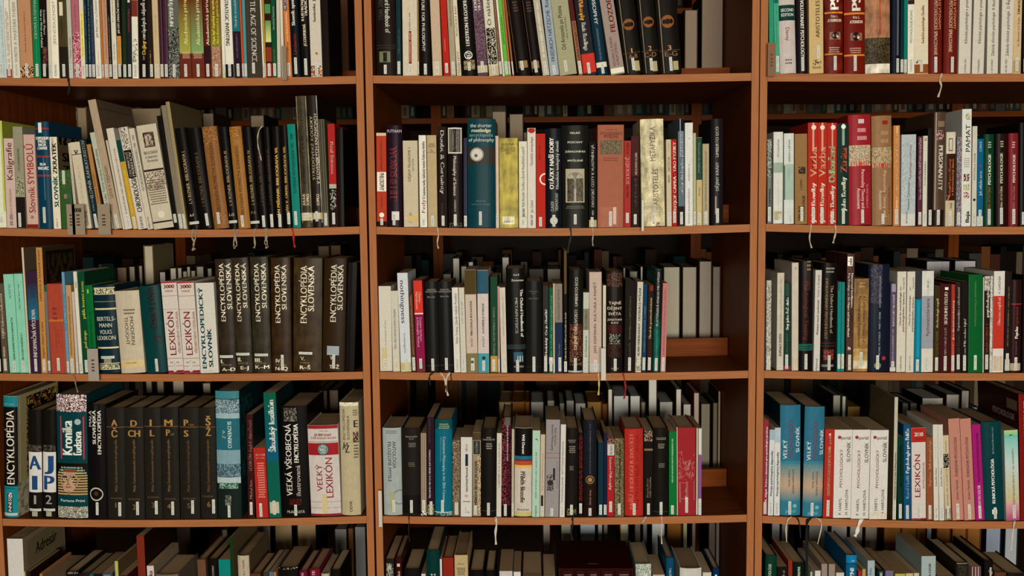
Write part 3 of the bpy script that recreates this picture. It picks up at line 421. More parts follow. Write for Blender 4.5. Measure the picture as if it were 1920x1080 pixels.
BOOKS3 = r'''
# C 0 0 445 4
-40 20 -62 350|p|14100f|black paperback at the cut edge|S~.7~910~1010
22 70 -18 350|p|5c4c3c|grey brown paperback on the history of books|UB~DEJINY kníhoven a knihovníctví~.45~.45~420~755~b0a890;L~.45~.4~820~900~b0a890;S~.5~910~1000
75 150 24 278|p|7ab89c|pale mint paperback, first of a touching pair|U~AKO ČÍTAŤ TEXT~.55~.22~350~460~406050;UB~NÁVRH KONSPEKTOVÉHO KNIHOVNÍCTVA~.55~.2~600~920~304c40;S~.5~930~1015
151 215 98 275|p|7ab89c|pale mint paperback, second of a touching pair|U~Ako čítať tento text~.45~.22~350~540~406050;UB~ŠKOLSKÉ KNIŽNICE I~.45~.22~720~920~304c40;S~.45~930~1015
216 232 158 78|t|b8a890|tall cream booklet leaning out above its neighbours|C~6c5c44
234 310 190 258|p|382038|paperback, teal top fading to plum, with white title|G~340~620~0c6c88~382038;M~400~110~.3~.85~183850~7;UB~INFORMAČNÁ VÝCHOVA~.5~.4~540~900~c0b8b0;C~2c5c50;S~.5~910~1005
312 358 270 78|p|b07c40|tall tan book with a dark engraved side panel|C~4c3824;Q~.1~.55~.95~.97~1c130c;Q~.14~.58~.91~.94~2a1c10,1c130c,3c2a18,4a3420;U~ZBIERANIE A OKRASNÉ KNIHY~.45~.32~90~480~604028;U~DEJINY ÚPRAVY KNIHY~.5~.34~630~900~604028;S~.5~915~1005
362 384 330 360|t|706c68|very thin grey booklet with a green tip|B~360~408~206040;S~.5~925~1000
387 500 350 350|f|a44430|brick red hardback with one orange band|B~615~632~b86434;M~570~110~.3~.6~703028~3;L~.45~.08~670~820~703028;L~.6~.08~690~790~703028;S~.5~905~1000
502 524 458 262|t|5c90a8|narrow sky blue booklet|L~.5~.4~420~560~2a4c60;L~.5~.4~600~700~2a4c60;S~.5~930~1015
525 570 490 360|p|b08858|thin tan paperback with black print|L~.5~.4~440~890~50341c;S~.5~910~1015
572 596 541 410|t|b0a498|thin pale booklet in front of the white tall one|S~.5~940~1015
598 624 546 258|t|bcbaa8|thin tall white booklet|U~knižnice~.5~.5~330~380~303028;S~.5~930~1010
626 676 578 260|p|0c4428|dark green paperback with a yellow access title|UB~public internet access~.55~.5~330~610~a8b048;UB~pod strepe~.55~.5~700~830~a8b048;S~.5~920~1015
678 736 640 362|p|0c6830|mid green paperback behind the marker card|L~.5~.3~560~840~083818;R~.3~390~.5~420~a0a840
740 902 692 360|h|0f2a34|wide navy hardback with gold bars and four line title|N~.02~385~.98~425~b8b088,0f2a34,c8c098,706c50;B~378~384~c0b890;B~426~431~c0b890;B~482~486~8a8868;B~533~545~c0b484;H~BERTELS-~612~32~.08~.94~b4b4a0;H~MANN~660~32~.18~.78~b4b4a0;H~VOLKS~710~32~.18~.76~b4b4a0;H~LEXIKON~755~32~.04~.9~b4b4a0;B~824~836~c0b484;SH~902~.15~.8;R~.3~905~.65~945~88846c;B~945~950~c0b890;N~.02~955~.98~988~b8b088,0f2a34,c8c098,706c50;B~989~994~c0b890
905 1086 862 400|h|b0a48c|wide cream hardback with upright title on thought|M~560~50~.3~.8~504840~2;D~MODERN~.64~.15~600~810~504840;D~THOUGHT~.42~.15~600~810~504840;R~0~925~1~980~c0a878;H~COLLINS~945~12~.25~.7~303028;X
1096 1252 1032 362|h|0c3c3c|wide dark teal hardback with blurred maroon title|UB~~.5~.4~380~780~402020;DB~WHAT IS WHO~.6~.36~380~690~302020;O~.72~765~.16~38201c;O~.72~765~.09~0c3c3c;S~.55~915~1010
1264 1380 1202 330|p|b8b0a4|white lexicon with red rules, first of twins|B~330~345~a02830;HB~3000~370~28~.15~.85~903028;H~otázok~402~18~.22~.75~903028;L~.5~.01~425~426~903028;B~440~443~a04040;B~540~542~a04040;U~LEXIKÓN~.42~.42~560~885~902830;U~VŠEOBECNÉHO VZDELANIA~.85~.16~560~875~903838;B~908~911~a04040;H~MT 10~940~12~.2~.75~302828;B~965~968~a04040;B~1000~1025~902030;S~.45~915~1010
1382 1504 1326 330|p|b8b0a4|white lexicon with red rules, second of twins|B~330~345~a02830;HB~3000~370~28~.15~.85~903028;H~otázok~402~18~.22~.75~903028;B~440~443~a04040;B~540~542~a04040;U~LEXIKÓN~.42~.42~560~885~902830;U~VŠEOBECNÉHO VZDELANIA~.85~.16~560~875~903838;B~908~911~a04040;H~MT 10~940~12~.2~.75~302828;B~965~968~a04040;B~1000~1025~902030;S~.45~915~1010
1506 1642 1456 342|p|b8b4a8|white dictionary with heavy teal capitals|UB~ENCYKLOPEDICKÝ~.24~.24~365~985~0c4c58;UB~SLOVNÍK~.6~.24~680~975~0c4c58;SH~1003~.1~.75
1646 1772 1606 165|e|2e2318|encyclopedia volume 1 lettered A-D in creased film|U~ENCYKLOPÉDIA~.38~.3~195~630~c8c0a8;U~SLOVENSKÁ~.78~.3~195~540~c8c0a8;SH~895~.05~.85;HB~I.~930~30~.1~.3~b0a890;H~ZVÄZOK~958~12~.12~.75~807860;H~A–D~990~26~.15~.95~c8c0a8
1775 1896 1738 155|e|30281a|encyclopedia volume 2 lettered E-J in creased film|U~ENCYKLOPÉDIA~.32~.28~195~630~c8c0a8;U~SLOVENSKÁ~.72~.28~195~530~c8c0a8;SH~877~0~.85;HB~II.~915~30~.1~.35~b0a890;H~ZVÄZOK~945~12~.12~.75~807860;H~E–J~978~26~.12~.9~c8c0a8
# C 0 480 445 4
-20 114 -64 150|e|302a1c|encyclopedia volume 3 lettered K-M in creased film|U~ENCYKLOPÉDIA~.36~.28~195~630~c8c0a8;U~SLOVENSKÁ~.74~.28~195~530~c8c0a8;SH~882~.1~.85;HB~III.~920~30~.1~.5~b0a890;H~ZVÄZOK~945~12~.12~.75~807860;H~K–M~972~28~.12~.9~c8c0a8
120 265 106 155|e|34220f|encyclopedia volume 4 lettered N-Q in creased film|U~ENCYKLOPÉDIA~.34~.28~205~640~c8c0a8;U~SLOVENSKÁ~.68~.26~205~540~c8c0a8;HB~IV.~925~30~.2~.5~b0a890;H~ZVÄZOK~955~12~.2~.75~807860;H~N–Q~982~28~.18~.82~c8c0a8;S~.55~880~995
278 490 275 155|e|3a2a14|wide encyclopedia volume 5 lettered R-S in creased film|U~ENCYKLOPÉDIA~.36~.24~210~640~c8c0a8;U~SLOVENSKÁ~.62~.23~210~550~c8c0a8;SH~866~.2~.68;HB~V.~905~30~.26~.42~b0a890;H~ZVÄZOK~937~12~.24~.6~807860;H~R–Š~972~28~.24~.62~c8c0a8
496 662 506 155|e|30200f|encyclopedia volume 6 lettered T-Z with a pale blank sticker|U~ENCYKLOPÉDIA~.44~.28~200~630~c8c0a8;U~SLOVENSKÁ~.74~.26~200~540~c8c0a8;R~.2~812~.75~880~8e989c;HB~VI.~900~30~.35~.55~b0a890;H~T–Ž~967~28~.32~.78~c8c0a8;S~.52~875~980
668 740 690 190|f|120c0a|black hardback lost in shadow at the end|X
# C 1 480 445 4
931 1024 919 368|p|b8b4a4|wide white paperback with an old paper scrap|L~.5~.12~620~850~706c60;R~.15~830~.6~1000~b8a880;S~.4~910~1000
1028 1084 1014 403|p|b4b0a0|white paperback with a single stencil line|U~VĚDA, VÍRA A EXISTENCE KNIHA O FILOSOFII~.45~.3~540~840~404038;R~.1~920~.9~990~c0ac84;S~.5~915~990
1088 1168 1062 268|p|b4b8b8|tall white paperback with a spaced grey title|D~nothingness~.45~.42~325~645~404448;D~Investigatio~.5~.2~720~890~808480;R~0~940~1~1000~b0a468;S~.6~900~990
1172 1202 1146 425|t|583018|narrow brown paperback|L~.5~.4~440~880~9a6c48;S~.5~900~1000
1206 1272 1172 325|p|8c1446|paperback, scarlet above and magenta below|B~325~568~c83424;B~568~578~c8b8b8;D~Charles~.68~.3~410~490~d8b0a0;D~Hartshorne~.35~.3~410~540~d8b0a0;D~Creative Synthesis~.68~.26~600~780~d0a0b8;D~& Philosophic Method~.35~.26~600~820~d0a0b8;B~940~1010~6c3038;S~.5~910~985
1280 1376 1260 335|h|1c1b19|black hardback with a small white heading, first of a pair|H~MARTIN~393~12~.2~.85~908c84;H~HEIDEGGER~408~12~.05~.98~908c84;H~Bytí a čas~447~12~.2~.8~908c84;B~962~965~504c48;S~.5~910~1000
1379 1482 1364 335|h|1c1b19|black hardback with a small white heading, second of a pair|H~MARTIN~393~12~.2~.85~908c84;H~HEIDEGGER~408~12~.05~.98~908c84;H~Bytí a čas~442~12~.2~.8~908c84;B~958~961~504c48;S~.5~905~995
1488 1535 1466 378|p|bcb8ac|white paperback with tight black print and a cut notch|U~Václav Soukup, Zdeněk Vašíček: Proměny~.55~.4~420~800~302c28;S~.5~910~1000
1538 1580 1520 378|p|b4b0a0|white paperback with faint print, beside the tall olive one|L~.5~.3~480~650~807c70;S~.5~910~1000
1583 1666 1560 245|p|b4a494|tall paperback, olive cap over pink cream|B~245~428~50401c;B~870~1015~787048;UB~PŘIROZENÁ JE BEZOHLEDNÁ~.5~.18~475~740~403830;U~FAYET~.5~.2~750~820~605848;R~.4~905~.7~1000~b8b0a0;O~.52~935~.14~506048;S~.5~950~1000
1668 1750 1652 248|p|b4a8a0|tall paperback, teal cap over pink cream|B~248~423~0c4c60;B~870~1015~3c8c98;UB~KOZUMPLÍK JE ATARAXIE~.5~.18~495~720~403830;U~FAYET~.5~.2~740~820~605848;O~.52~905~.16~142c30;S~.5~925~1000
1760 1813 1756 300|p|1c4430|green paperback with a small gold title|U~DANTEK: METAFYZIKA V ANTICE~.5~.3~520~890~98a078;B~890~1010~b08840;S~.45~915~1000
1816 1838 1814 370|t|a8988c|very thin white booklet with a red stripe|R~.3~380~.6~1000~b04030
1840 1884 1832 378|p|b4ac9c|white paperback with gentle grey print|L~.55~.24~440~740~807868;S~.5~930~1005
1888 2042 1862 235|h|12110f|wide black hardback with white metaphysics title|H~Loux &~280~16~.42~.72~c8c4b4;H~Zimmerman~322~16~.3~.95~c8c4b4;DB~The Oxford Handbook of~.84~.16~390~750~c8c4b4;D~METAPHYSICS~.55~.15~455~720~a8a498;B~808~812~3c5c5c;B~820~824~3c5c5c;B~832~836~3c5c5c;R~.35~862~.85~935~2c586c;R~.55~890~.85~935~b0b4b0;H~OXFORD~970~14~.35~.88~a8a498;S~.55~920~1010
# C 1 960 445 4
90 225 86 330|h|1a1a18|black hardback with faded small heading|H~IMMANUEL~405~10~.2~.8~605c54;H~KANT~420~10~.35~.65~605c54;H~Spor fakult~458~12~.2~.8~706c64;B~970~972~403c38;S~.5~895~1010
230 276 228 370|p|1a1512|dark paperback asking what a human is|UB~Hodolský  Co je člověk?~.55~.36~540~885~d0ccc0;S~.5~890~1005
279 308 281 380|t|0c5c40|narrow green paperback with a white foot|U~Šívár & Chovík : Epistemologické texty~.5~.5~400~900~70b098;B~900~950~c0bcb0;S~.5~920~1005
309 325 308 348|t|b09c78|very thin cream booklet|
327 382 325 348|p|20304c|paperback, grey above and blue below|B~348~638~80786c;U~POSLOŠ SOCRATES NIETZSCHE~.5~.24~390~620~403c38;U~Thomas Nagel~.5~.2~800~890~90989c;S~.6~900~1005
388 416 377 95|t|15100c|very tall thin black book with a dull gold upper spine|R~.2~100~.85~425~5c4828;UB~Fulková, Karel Skřecan Estetika na dosah~.5~.4~565~920~c0b8a8;S~.5~930~1010
421 530 426 245|h|181712|black hardback with a portrait of a reclining red cap|N~.1~650~.95~880~3a1c14,5c2c1c,7c4c34,20120e;O~.5~710~.38~843c28;O~.45~770~.28~9a6c4c;N~.1~870~.95~960~30180f,8a5c44,1c100c;B~1000~1020~98a09c;U~DEJINY OŠKLIVOSTI~.5~.22~545~840~c0b8a8;U~UMBERTO ECO~.52~.2~300~515~c0b8a8;S~.5~905~1005
531 575 540 415|p|a8ac9c|narrow pale paperback with a grey patch|B~535~695~807c68;U~PROŽÁŘENÍ~.5~.34~550~690~504c40;U~J. Sokol Filosofická an~.5~.34~740~940~383430;S~.4~900~1000
580 672 580 262|f|b09c8e|wide pinkish grey hardback with a memory title|U~JAN ASSMANN  KULTURA A PAMĚŤ~.46~.22~335~870~403430;B~945~1000~a8a8a4;S~.5~920~1010
682 704 683 362|t|b8b4a0|thin white booklet with print along it|C~b0a08c;L~.6~.3~500~900~706c60
706 830 708 255|h|1c1613|black hardback with a Renaissance face and gold title|N~.05~265~.95~370~4c2c20,301c14,6c4838,1c120e;H~TAJNÉ~492~22~.15~.9~c0b49c;H~DĚJINY~532~22~.08~.96~c0b49c;H~SVĚTA~573~22~.14~.9~c0b49c;H~JONATHAN~617~16~.08~.95~c0b49c;H~BLACK~640~14~.3~.75~c0b49c;N~.1~660~.95~720~401814,2c1210,581c18;N~.2~725~.85~800~1c1a14,8c9080,28281c;N~.1~800~.9~900~301410,48281c,1c1410;H~ARGO~983~12~.3~.75~908c7c;S~.55~910~1000
842 920 842 325|f|1e1713|dark brown hardback with faint gold lettering|U~ANAXIMANDROS A ANTICKÁ TRADICE~.5~.18~440~770~807454;U~HOBZA KOČÍK~.5~.18~790~900~807454;S~.5~900~1000
925 968 942 335|p|b0ac9c|white paperback with bold myth title|UB~ALAIN FINKIELKRAUT  DESTRUKCE MYŠLENÍ~.45~.4~380~890~303030;N~.1~900~.9~1000~a89464,504430,b0ac9c;S~.5~900~960
973 1003 990 355|t|143c5c|narrow blue paperback|U~HANNAH ARENDTOVÁ  O NÁSILÍ~.5~.36~370~860~7c98ac;S~.5~900~995
1008 1050 1020 358|p|2a1b14|dark brown paperback on postmodernism|R~.3~360~.9~400~802820;UB~Úvod do postmodernismu~.5~.4~455~760~c0a870;UB~S. J. Grenz~.5~.4~770~890~7c2c1c;S~.5~900~995
1055 1105 1076 240|h|0a5448|tall paperback in film, black fading to teal|B~240~540~181818;G~540~700~0a5448~141c1c;U~PLATONSKÁ KNIHA MRTVÝCH~.48~.36~265~665~b0b0a4;U~SLOVENSKÁ PLATÓN~.48~.3~700~900~2c7c70;S~.5~905~1000
1113 1152 1133 345|p|b0706c|pink paperback, last of its row|L~.5~.4~380~880~8c4c4c;S~.5~900~1000
# C 2 1440 445 4
-15 22 -10 325|p|a4a094|narrow white speckled paperback beside the upright|N~0~330~1~980~a4a094,8c887c,b8b4a8,706c60
64 116 70 268|p|b0a898|white paperback with long dream title|L~.55~.35~310~710~908454;UB~ROMUALD DAVIDO~.5~.4~720~890~383430;S~.5~900~1000
118 165 126 345|p|18382c|dark green paperback with a rose foot|UB~Sny jako řeč duše~.5~.44~450~695~d0ccc0;R~.2~345~.8~440~304c44;L~.5~.3~720~880~507060;B~965~1000~a03040;S~.45~880~985
178 228 180 192|p|b0a898|tall white paperback with tiny print on top|U~EMAN~.5~.2~230~231~504840;L~.55~.3~225~240~605c50;R~.1~900~.9~990~b89c6c;S~.5~890~990
232 336 234 178|h|15100e|black hardback with red title and a green second edition tag|R~.35~180~.8~400~302820;M~210~90~.5~.8~907c60~3;D~Psychological Testing~.52~.3~330~770~802820;R~0~800~1~850~1c5c4c;M~826~34~.2~.85~101c18~2;S~.5~875~995
340 388 352 248|p|b4b0a8|white paperback on theories of personality|UB~Přehled teorií osobnosti~.5~.3~470~730~582c34;U~Victor J. Drapela~.5~.3~280~450~403838;U~PRAHA~.5~.3~880~1000~504c44;X
392 510 416 195|h|14100e|black hardback with gold evolution title and red picture|M~245~50~.2~.8~908878~2;D~The Oxford Handbook of~.66~.2~360~720~a89c80;DB~EVOLUTIONARY PSYCHOLOGY~.32~.17~310~765~8c6c38;R~.02~790~.98~796~582018;R~.02~812~.98~818~582018;N~.2~842~.85~920~702820,9c4840,481810;H~OXFORD~962~18~.1~.85~b0a898;S~.55~885~998
518 545 525 338|t|147c78|narrow turquoise paperback, first of twins|R~.1~340~.4~400~4c3428;S~.5~875~985
547 571 553 338|t|147c78|narrow turquoise paperback, second of twins|S~.5~875~985
582 638 592 125|p|44281c|tall brown paperback in film with white words|R~.05~145~.75~215~c8c0b0;UB~pulse~.4~.5~155~210~302820;DB~Key Readings on the Mayer and Salovey Model~.3~.26~270~745~c0b8a8;DB~Emotional Intelligence~.72~.26~270~530~c0b8a8;N~.25~820~.6~845~c0b8a8,44281c;S~.5~880~995
636 745 650 312|f|8c6838|torn tan hardback under film with script title|B~312~430~806034;M~355~50~.3~.75~a88858~2;D~A Comprehensive Dictionary of~.72~.2~440~790~30241c;D~Psychological and Psychoanalytical~.4~.2~440~820~30241c;B~835~925~a8884c;B~925~985~b0a488;S~.55~860~975
750 910 766 205|h|161c2c|very wide navy hardback with a red dot|N~.1~205~.62~500~3c3848,282838,585060,1c2030;B~500~1000~161c2c;U~KOGNITIVNÍ PSYCHOLOGIE~.52~.09~290~525~98a0a8;U~MICHAEL W. EYSENCK · MARK T. KEANE~.52~.09~560~890~98a0a8;O~.75~908~.1~a83028;O~.45~962~.16~78845c;S~.45~885~990
913 956 920 345|p|54485c|purple grey paperback on psychic health|R~.2~350~.9~410~908898;UB~VLIV PSYCHIKY NA ZDRAVÍ~.55~.4~430~670~b0a8b8;L~.5~.3~690~940~a098ac;B~975~1005~b8b4ac;S~.5~930~990
962 1030 972 258|p|b8b4a4|white methodology paperback with maroon title, first of twins|UB~Úvod do metodologie~.35~.2~410~660~603038;UB~psychologického výzkumu~.7~.2~410~710~603038;U~Ján~.35~.18~350~400~403c38;U~Ferjenčík~.7~.18~300~390~403c38;L~.5~.2~890~1000~504c44;X
1032 1092 1042 258|p|b8b4a4|white methodology paperback with maroon title, second of twins|UB~Úvod do metodologie~.35~.2~400~660~603038;UB~psychologického výzkumu~.75~.2~405~710~603038;U~Ján~.35~.18~350~400~403c38;U~Ferjenčík~.75~.18~295~385~403c38;L~.5~.2~890~1000~504c44;X
1095 1144 1108 465|p|0c7490|bright azure paperback|R~.3~475~.75~900~148ca4;S~.5~915~1010
1148 1238 1158 253|p|8c9098|tall paperback, white ends and blue grey middle|B~253~440~b8b8b0;B~835~1010~b8b4a8;U~KRAUSE~.5~.2~330~380~807c74;U~Psychoanalytické teorie~.5~.3~460~740~903c3c;L~.5~.2~310~430~908c84;S~.45~900~1000
1240 1284 1248 365|p|3a2c14|dark olive paperback on archaeology of the mind|UB~Archeologie mysli~.5~.42~460~680~c0b078;UB~GEORGE FRANK~.5~.4~700~890~786428;S~.5~900~1000
1286 1370 1298 350|f|401414|maroon hardback with large white capitals|UB~SIGMUND FREUD~.5~.3~410~655~c8c0b4;U~MIMO PRINCIP SLASTI~.5~.2~680~880~b0a498;R~.4~375~.7~395~d0ccc0;S~.5~890~1000
1372 1403 1378 355|t|a03424|narrow red paperback about defence|UB~Já a obranné mechanismy~.5~.5~460~770~d0b8a8;L~.5~.4~790~880~c08c7c;S~.5~885~1000
1405 1446 1410 340|p|2c1e1a|dark paperback about religion in small white print|UB~Psychoanalýza a náboženství~.5~.4~375~700~a8a49c;U~Erich Fromm~.5~.34~710~880~605850;S~.5~880~990
1448 1498 1450 332|p|1c1412|black paperback asking to have or to be|UB~Mít nebo být?~.5~.36~600~820~b0a898;U~Fromm~.5~.36~830~890~b0a898;S~.5~885~1000
1502 1606 1512 280|f|0a5c28|bright dark green hardback with a thin white title|D~Fundamentals of Nonverbal Behavior~.5~.14~330~670~a8bc9c;S~.5~885~995
1610 1618 1612 300|t|b4b0a4|very thin white booklet|
1619 1659 1626 292|p|281a14|black paperback with a heavy white psychology word|N~0~292~1~400~a8a498,605c54,b8b4a8;UB~psychologie~.55~.5~400~600~c8c4b8;UB~VILÍA FÜRST /~.5~.44~610~870~904028;S~.5~880~990
1661 1680 1668 292|t|b0aca0|very thin white dotted booklet|N~0~300~1~1000~b0aca0,908c80,c0bcb0
1682 1764 1692 255|p|bcb8b0|tall paperback, white ends and vermilion middle|B~440~835~b83424;U~H. GARDNER~.5~.2~290~425~403c38;UB~Dimenze myšlení~.5~.28~450~660~d0a898;R~.1~890~.9~1000~b8a080;S~.5~890~990
1770 1814 1790 262|p|241a16|dark paperback with thin print and a pasted scrap|L~.5~.24~370~820~807460;R~.1~915~.9~1000~a8a498;S~.5~870~1000
1816 1898 1832 320|h|2c1212|dark maroon hardback with a psycho title and one orange rule|B~498~505~a03828;UB~Psycho~.5~.3~670~760~c8c4b8;U~logický slovník~.5~.26~520~660~904038;L~.5~.14~780~880~706058;B~945~1000~a09478;S~.5~900~1000
1905 1960 1918 290|h|12100f|black hardback at the cut edge, beside a maroon one|
# D 0 0 715 4
12 136 0 110|h|b0a888|tall encyclopedia, black strip with white capitals between teal ends|C~a89c70;Q~.22~.3~.98~.97~14100c,b89c4c,1c1812,a88030,8c3c1c,14100c;Q~.0~.0~.6~.28~b0a888,908468,b8b094;B~110~190~1c7c84;H~OTTOVA~170~14~.1~.8~70a8a8;R~0~190~1~785~14100f;U~ENCYKLOPÉDIA~.5~.56~215~770~c8c0b0;B~785~985~148088;M~800~14~.1~.8~0c4c50~1;R~.28~840~.62~980~18140f;U~INNESS~.45~.24~865~975~d0c8c0;N~.35~835~.6~865~b8505c,e0d8d0;B~985~1005~a0aca4;B~1005~1035~1c7480;X
210 314 200 215|h|171310|black encyclopedia volume 1 with A over I on white|N~.05~475~.95~520~3a342c,1c1814,605848;R~.05~528~.98~830~bcb8b0;HB~A~605~110~.08~.95~204878;HB~I~755~112~.3~.72~204878;H~1~883~70~.4~.66~908c84;SH~962~.08~.92;R~.3~975~.7~1010~98947c
317 418 312 215|h|171310|black encyclopedia volume 2 with J over P on white|N~.05~475~.95~520~3a342c,1c1814,605848;R~.02~528~.98~830~bcb8b0;HB~J~605~110~.15~.85~204878;HB~P~755~112~.12~.9~204878;H~2~883~70~.25~.72~908c84;SH~962~.05~.92;R~.3~975~.7~1010~98947c
430 656 415 95|h|0c3c40|very wide chronicle with a royal gold mask picture|N~0~95~1~225~c0a8a4,402028,8a5c68,e0d4c8,5c3438;UB~Kronika~.36~.36~290~550~c8ccc0;UB~ľudstva~.7~.26~370~550~c8ccc0;O~.72~300~.1~90a8a4;R~.14~260~.18~580~b03850;R~.88~260~.92~580~b03850;P~1;R~0~850~1~930~0c3c40;H~Fortuna Print~890~20~.12~.92~b8c4bc;N~0~935~1~1020~80a898,a87860,2c6c5c,b8bca8,904c44;SH~970~.15~.65;X
664 802 650 175|h|120f0f|wide black hardback with three lines of white capitals|R~.4~175~.6~215~2c2a28;U~MALÁ~.14~.17~220~340~c0bcb0;UB~SLOVENSKÁ~.38~.2~215~470~c0bcb0;UB~ENCYKLOPÉDIA~.66~.2~215~545~c0bcb0;O~.45~845~.38~b0aca0;O~.45~845~.31~120f0f;O~.45~840~.13~4c3020;S~.5~905~1000
806 940 796 200|e|24211b|dark cloth volume 1 with gold A over Č|HB~A~308~50~.3~.65~a07844;B~341~344~8a6438;HB~Č~390~56~.3~.65~a07844;U~Malá československá encyklopedie~.52~.16~435~825~7c6240;H~ACADEMIA~875~14~.2~.85~6a5436;H~1~925~38~.42~.56~7c5c3c;S~.7~905~1008
942 1086 924 200|e|24211b|dark cloth volume 2 with gold D over CH|HB~D~312~50~.35~.7~a07844;B~341~344~8a6438;HB~CH~388~52~.2~.85~a07844;U~Malá československá encyklopedie~.5~.15~435~825~8c6c44;H~ACADEMIA~882~14~.15~.8~6a5436;H~2~940~40~.4~.55~8c6840;S~.65~900~1000
1088 1215 1076 200|e|24211b|dark cloth volume 3 with gold I over L|HB~I~308~52~.38~.5~a07844;B~336~339~8a6438;HB~L~385~50~.38~.65~a07844;U~Malá československá encyklopedie~.48~.16~435~825~7c6240;H~ACADEMIA~868~14~.15~.85~6a5436;H~3~925~40~.4~.58~7c5c3c;S~.68~895~995
1218 1346 1198 200|e|24211b|dark cloth volume 4 with gold M over P|HB~M~308~50~.2~.7~a07844;B~336~339~8a6438;HB~P~382~50~.3~.55~a07844;H~ol~392~26~.56~.75~7c5c3c;U~Malá československá encyklopedie~.42~.16~435~825~8c6c44;H~ACADEMIA~880~14~.15~.8~6a5436;H~4~935~40~.3~.5~8c6840;S~.62~900~1000
1352 1502 1342 200|e|24211b|dark cloth volume 5 with gold P over S|HB~P~308~50~.25~.5~a07844;H~rém~322~24~.5~.78~7c5c3c;B~341~344~8a6438;HB~S~388~50~.25~.5~a07844;U~Malá československá encyklopedie~.45~.15~435~825~6a5438;H~ACADEMIA~878~14~.15~.8~6a5436;H~5~930~40~.38~.52~7c5c3c;S~.65~890~990
1506 1628 1490 200|e|24211b|dark cloth volume 6 with gold Š over Ž|HB~Š~300~60~.42~.75~a07844;B~341~344~8a6438;HB~Ž~378~60~.42~.75~a07844;U~Malá československá encyklopedie~.52~.17~435~825~7c5c34;H~ACADEMIA~862~14~.1~.8~6a5436;H~6~920~40~.42~.62~8c6840;S~.8~885~990
1632 1810 1608 72|h|1a2420|very wide tall teal hardback with misty mountain pictures|C~10302f;Q~.05~.3~.5~.93~143c3c,1c5050,10302f;B~72~130~3c7c84;N~0~135~1~240~506c74,7c949c,3c545c,98acb0;B~240~278~8ca4a8;B~278~515~246470;B~515~620~74949c;N~0~620~1~720~44606c,5c7884,2c444c,7c98a0;B~720~765~a0acac;N~.1~760~.9~805~4c7c58,8ca8a0,2c4c38;D~SLOVENSKO~.6~.17~300~500~c0ccc8;D~A-Ž~.35~.13~365~430~a0b0ac;N~.35~850~.6~930~4c5450,1a2420,8c8c7c;S~.5~930~1030
1862 1912 1846 250|p|3c1614|dark red paperback on useless things|C~1c2c28;U~LEXIKÓN slepých zbytočností~.5~.5~290~670~98706c;U~Michal Ivan~.5~.45~740~880~a88078;S~.5~905~1000
# D 0 480 715 4
4 94 -20 500|p|ac2820|short bright red paperback|H~ROZUM~552~16~.2~.95~c8a090;H~DO VRECKA~575~10~.2~.9~c8a090;M~740~270~.25~.85~d08878~15;S~.4~915~1020
100 192 54 85|p|0a5c4c|tall school lexicon in blue green with white script|G~85~600~0c5878~0a5c44;C~0c2c2c;UB~Školský lexikón~.55~.5~140~530~c8ccc4;R~.1~905~.85~990~a8a488;S~.45~895~1000
206 408 204 190|h|120f0e|very wide black hardback with two lines of white capitals|N~.12~200~.62~300~504c44,201c1a,8c887c,30261c;U~VEĽKÁ VŠEOBECNÁ~.26~.24~320~860~c8c4b8;UB~ENCYKLOPÉDIA~.56~.18~320~610~c8c4b8;U~ilustrovaná~.6~.18~630~860~b0aca0;N~.25~880~.7~930~401414,120f0e,6c2420;H~MLADÉ LETÁ~978~20~.15~.82~b0aca0;S~.48~925~1015
412 638 371 330|h|b4aca4|very wide white lexicon with red ends and an earth globe|B~330~358~98242c;H~Viac ako~373~10~.4~.7~704038;HB~50 000 hesiel~402~20~.22~.78~8c2c2c;H~3 500 farebných ilustrácií~425~20~.1~.94~8c2c2c;B~455~458~904040;B~465~555~9c2024;O~.5~512~.2~1c1a18;O~.5~512~.18~70807c;N~.38~480~.58~540~8c9894,506460,a8b4b0;U~VEĽKÝ~.34~.2~625~825~982830;U~LEXIKÓN~.66~.24~575~875~982830;B~905~907~905050;B~950~952~905050;R~.4~850~.56~1000~b8a878;B~995~1015~8c1c24;X
645 786 622 160|h|a89c7c|wide cream encyclopedia with tattered edges|N~0~160~1~185~c8c4ac,a89c7c,d8d4c0;U~ENCYKLOPÉDIA~.22~.14~205~440~40382c;U~SLOVENSKA~.45~.14~255~440~40382c;HB~A~485~60~.12~.3~302c24;HB~Ž~505~60~.25~.5~302c24;B~456~458~807454;HB~E~318~56~.74~.96~302c24;M~235~50~.7~.95~504838~3;N~.7~380~.98~460~1c4c34,98342c,201c18,a89c7c;M~525~110~.7~.95~40382c~5;U~OSVK~.5~.16~895~980~303028;X
# D 1 480 715 4
960 1097 942 352|h|949c98|wide silver grey hardback about the philosophy of mind|M~380~30~.2~.8~505c5c~2;D~ANTOLÓGIA~.64~.2~450~655~303c40;D~FILOZOFIE MYSLE~.38~.2~455~755~303c40;O~.9~870~.42~6c7470;O~.9~870~.36~949c98;R~.35~830~.6~985~989870;S~.55~890~980
1099 1236 1090 355|h|211c18|wide black hardback with two small white headings|H~MASARYKŮV~415~12~.2~.85~908878;H~sborník~430~12~.4~.65~908878;M~476~36~.35~.75~80786c~3;M~622~36~.35~.7~706858~3;R~0~855~1~990~171311;S~.5~890~985
1239 1280 1236 390|p|948470|narrow beige striped paperback|R~.25~390~.35~980~6c5c48;R~.6~390~.7~980~6c5c48;N~0~975~1~1005~d0ccc0,302c24;S~.5~890~975
1284 1338 1280 270|p|281420|dark plum tall paperback about freedom|D~ISAIAH BERLIN~.4~.24~280~460~604858;DB~FREEDOM AND ITS BETRAYAL~.4~.26~515~880~b8acac;N~0~925~1~1000~908c5c,28141c;S~.55~900~1000
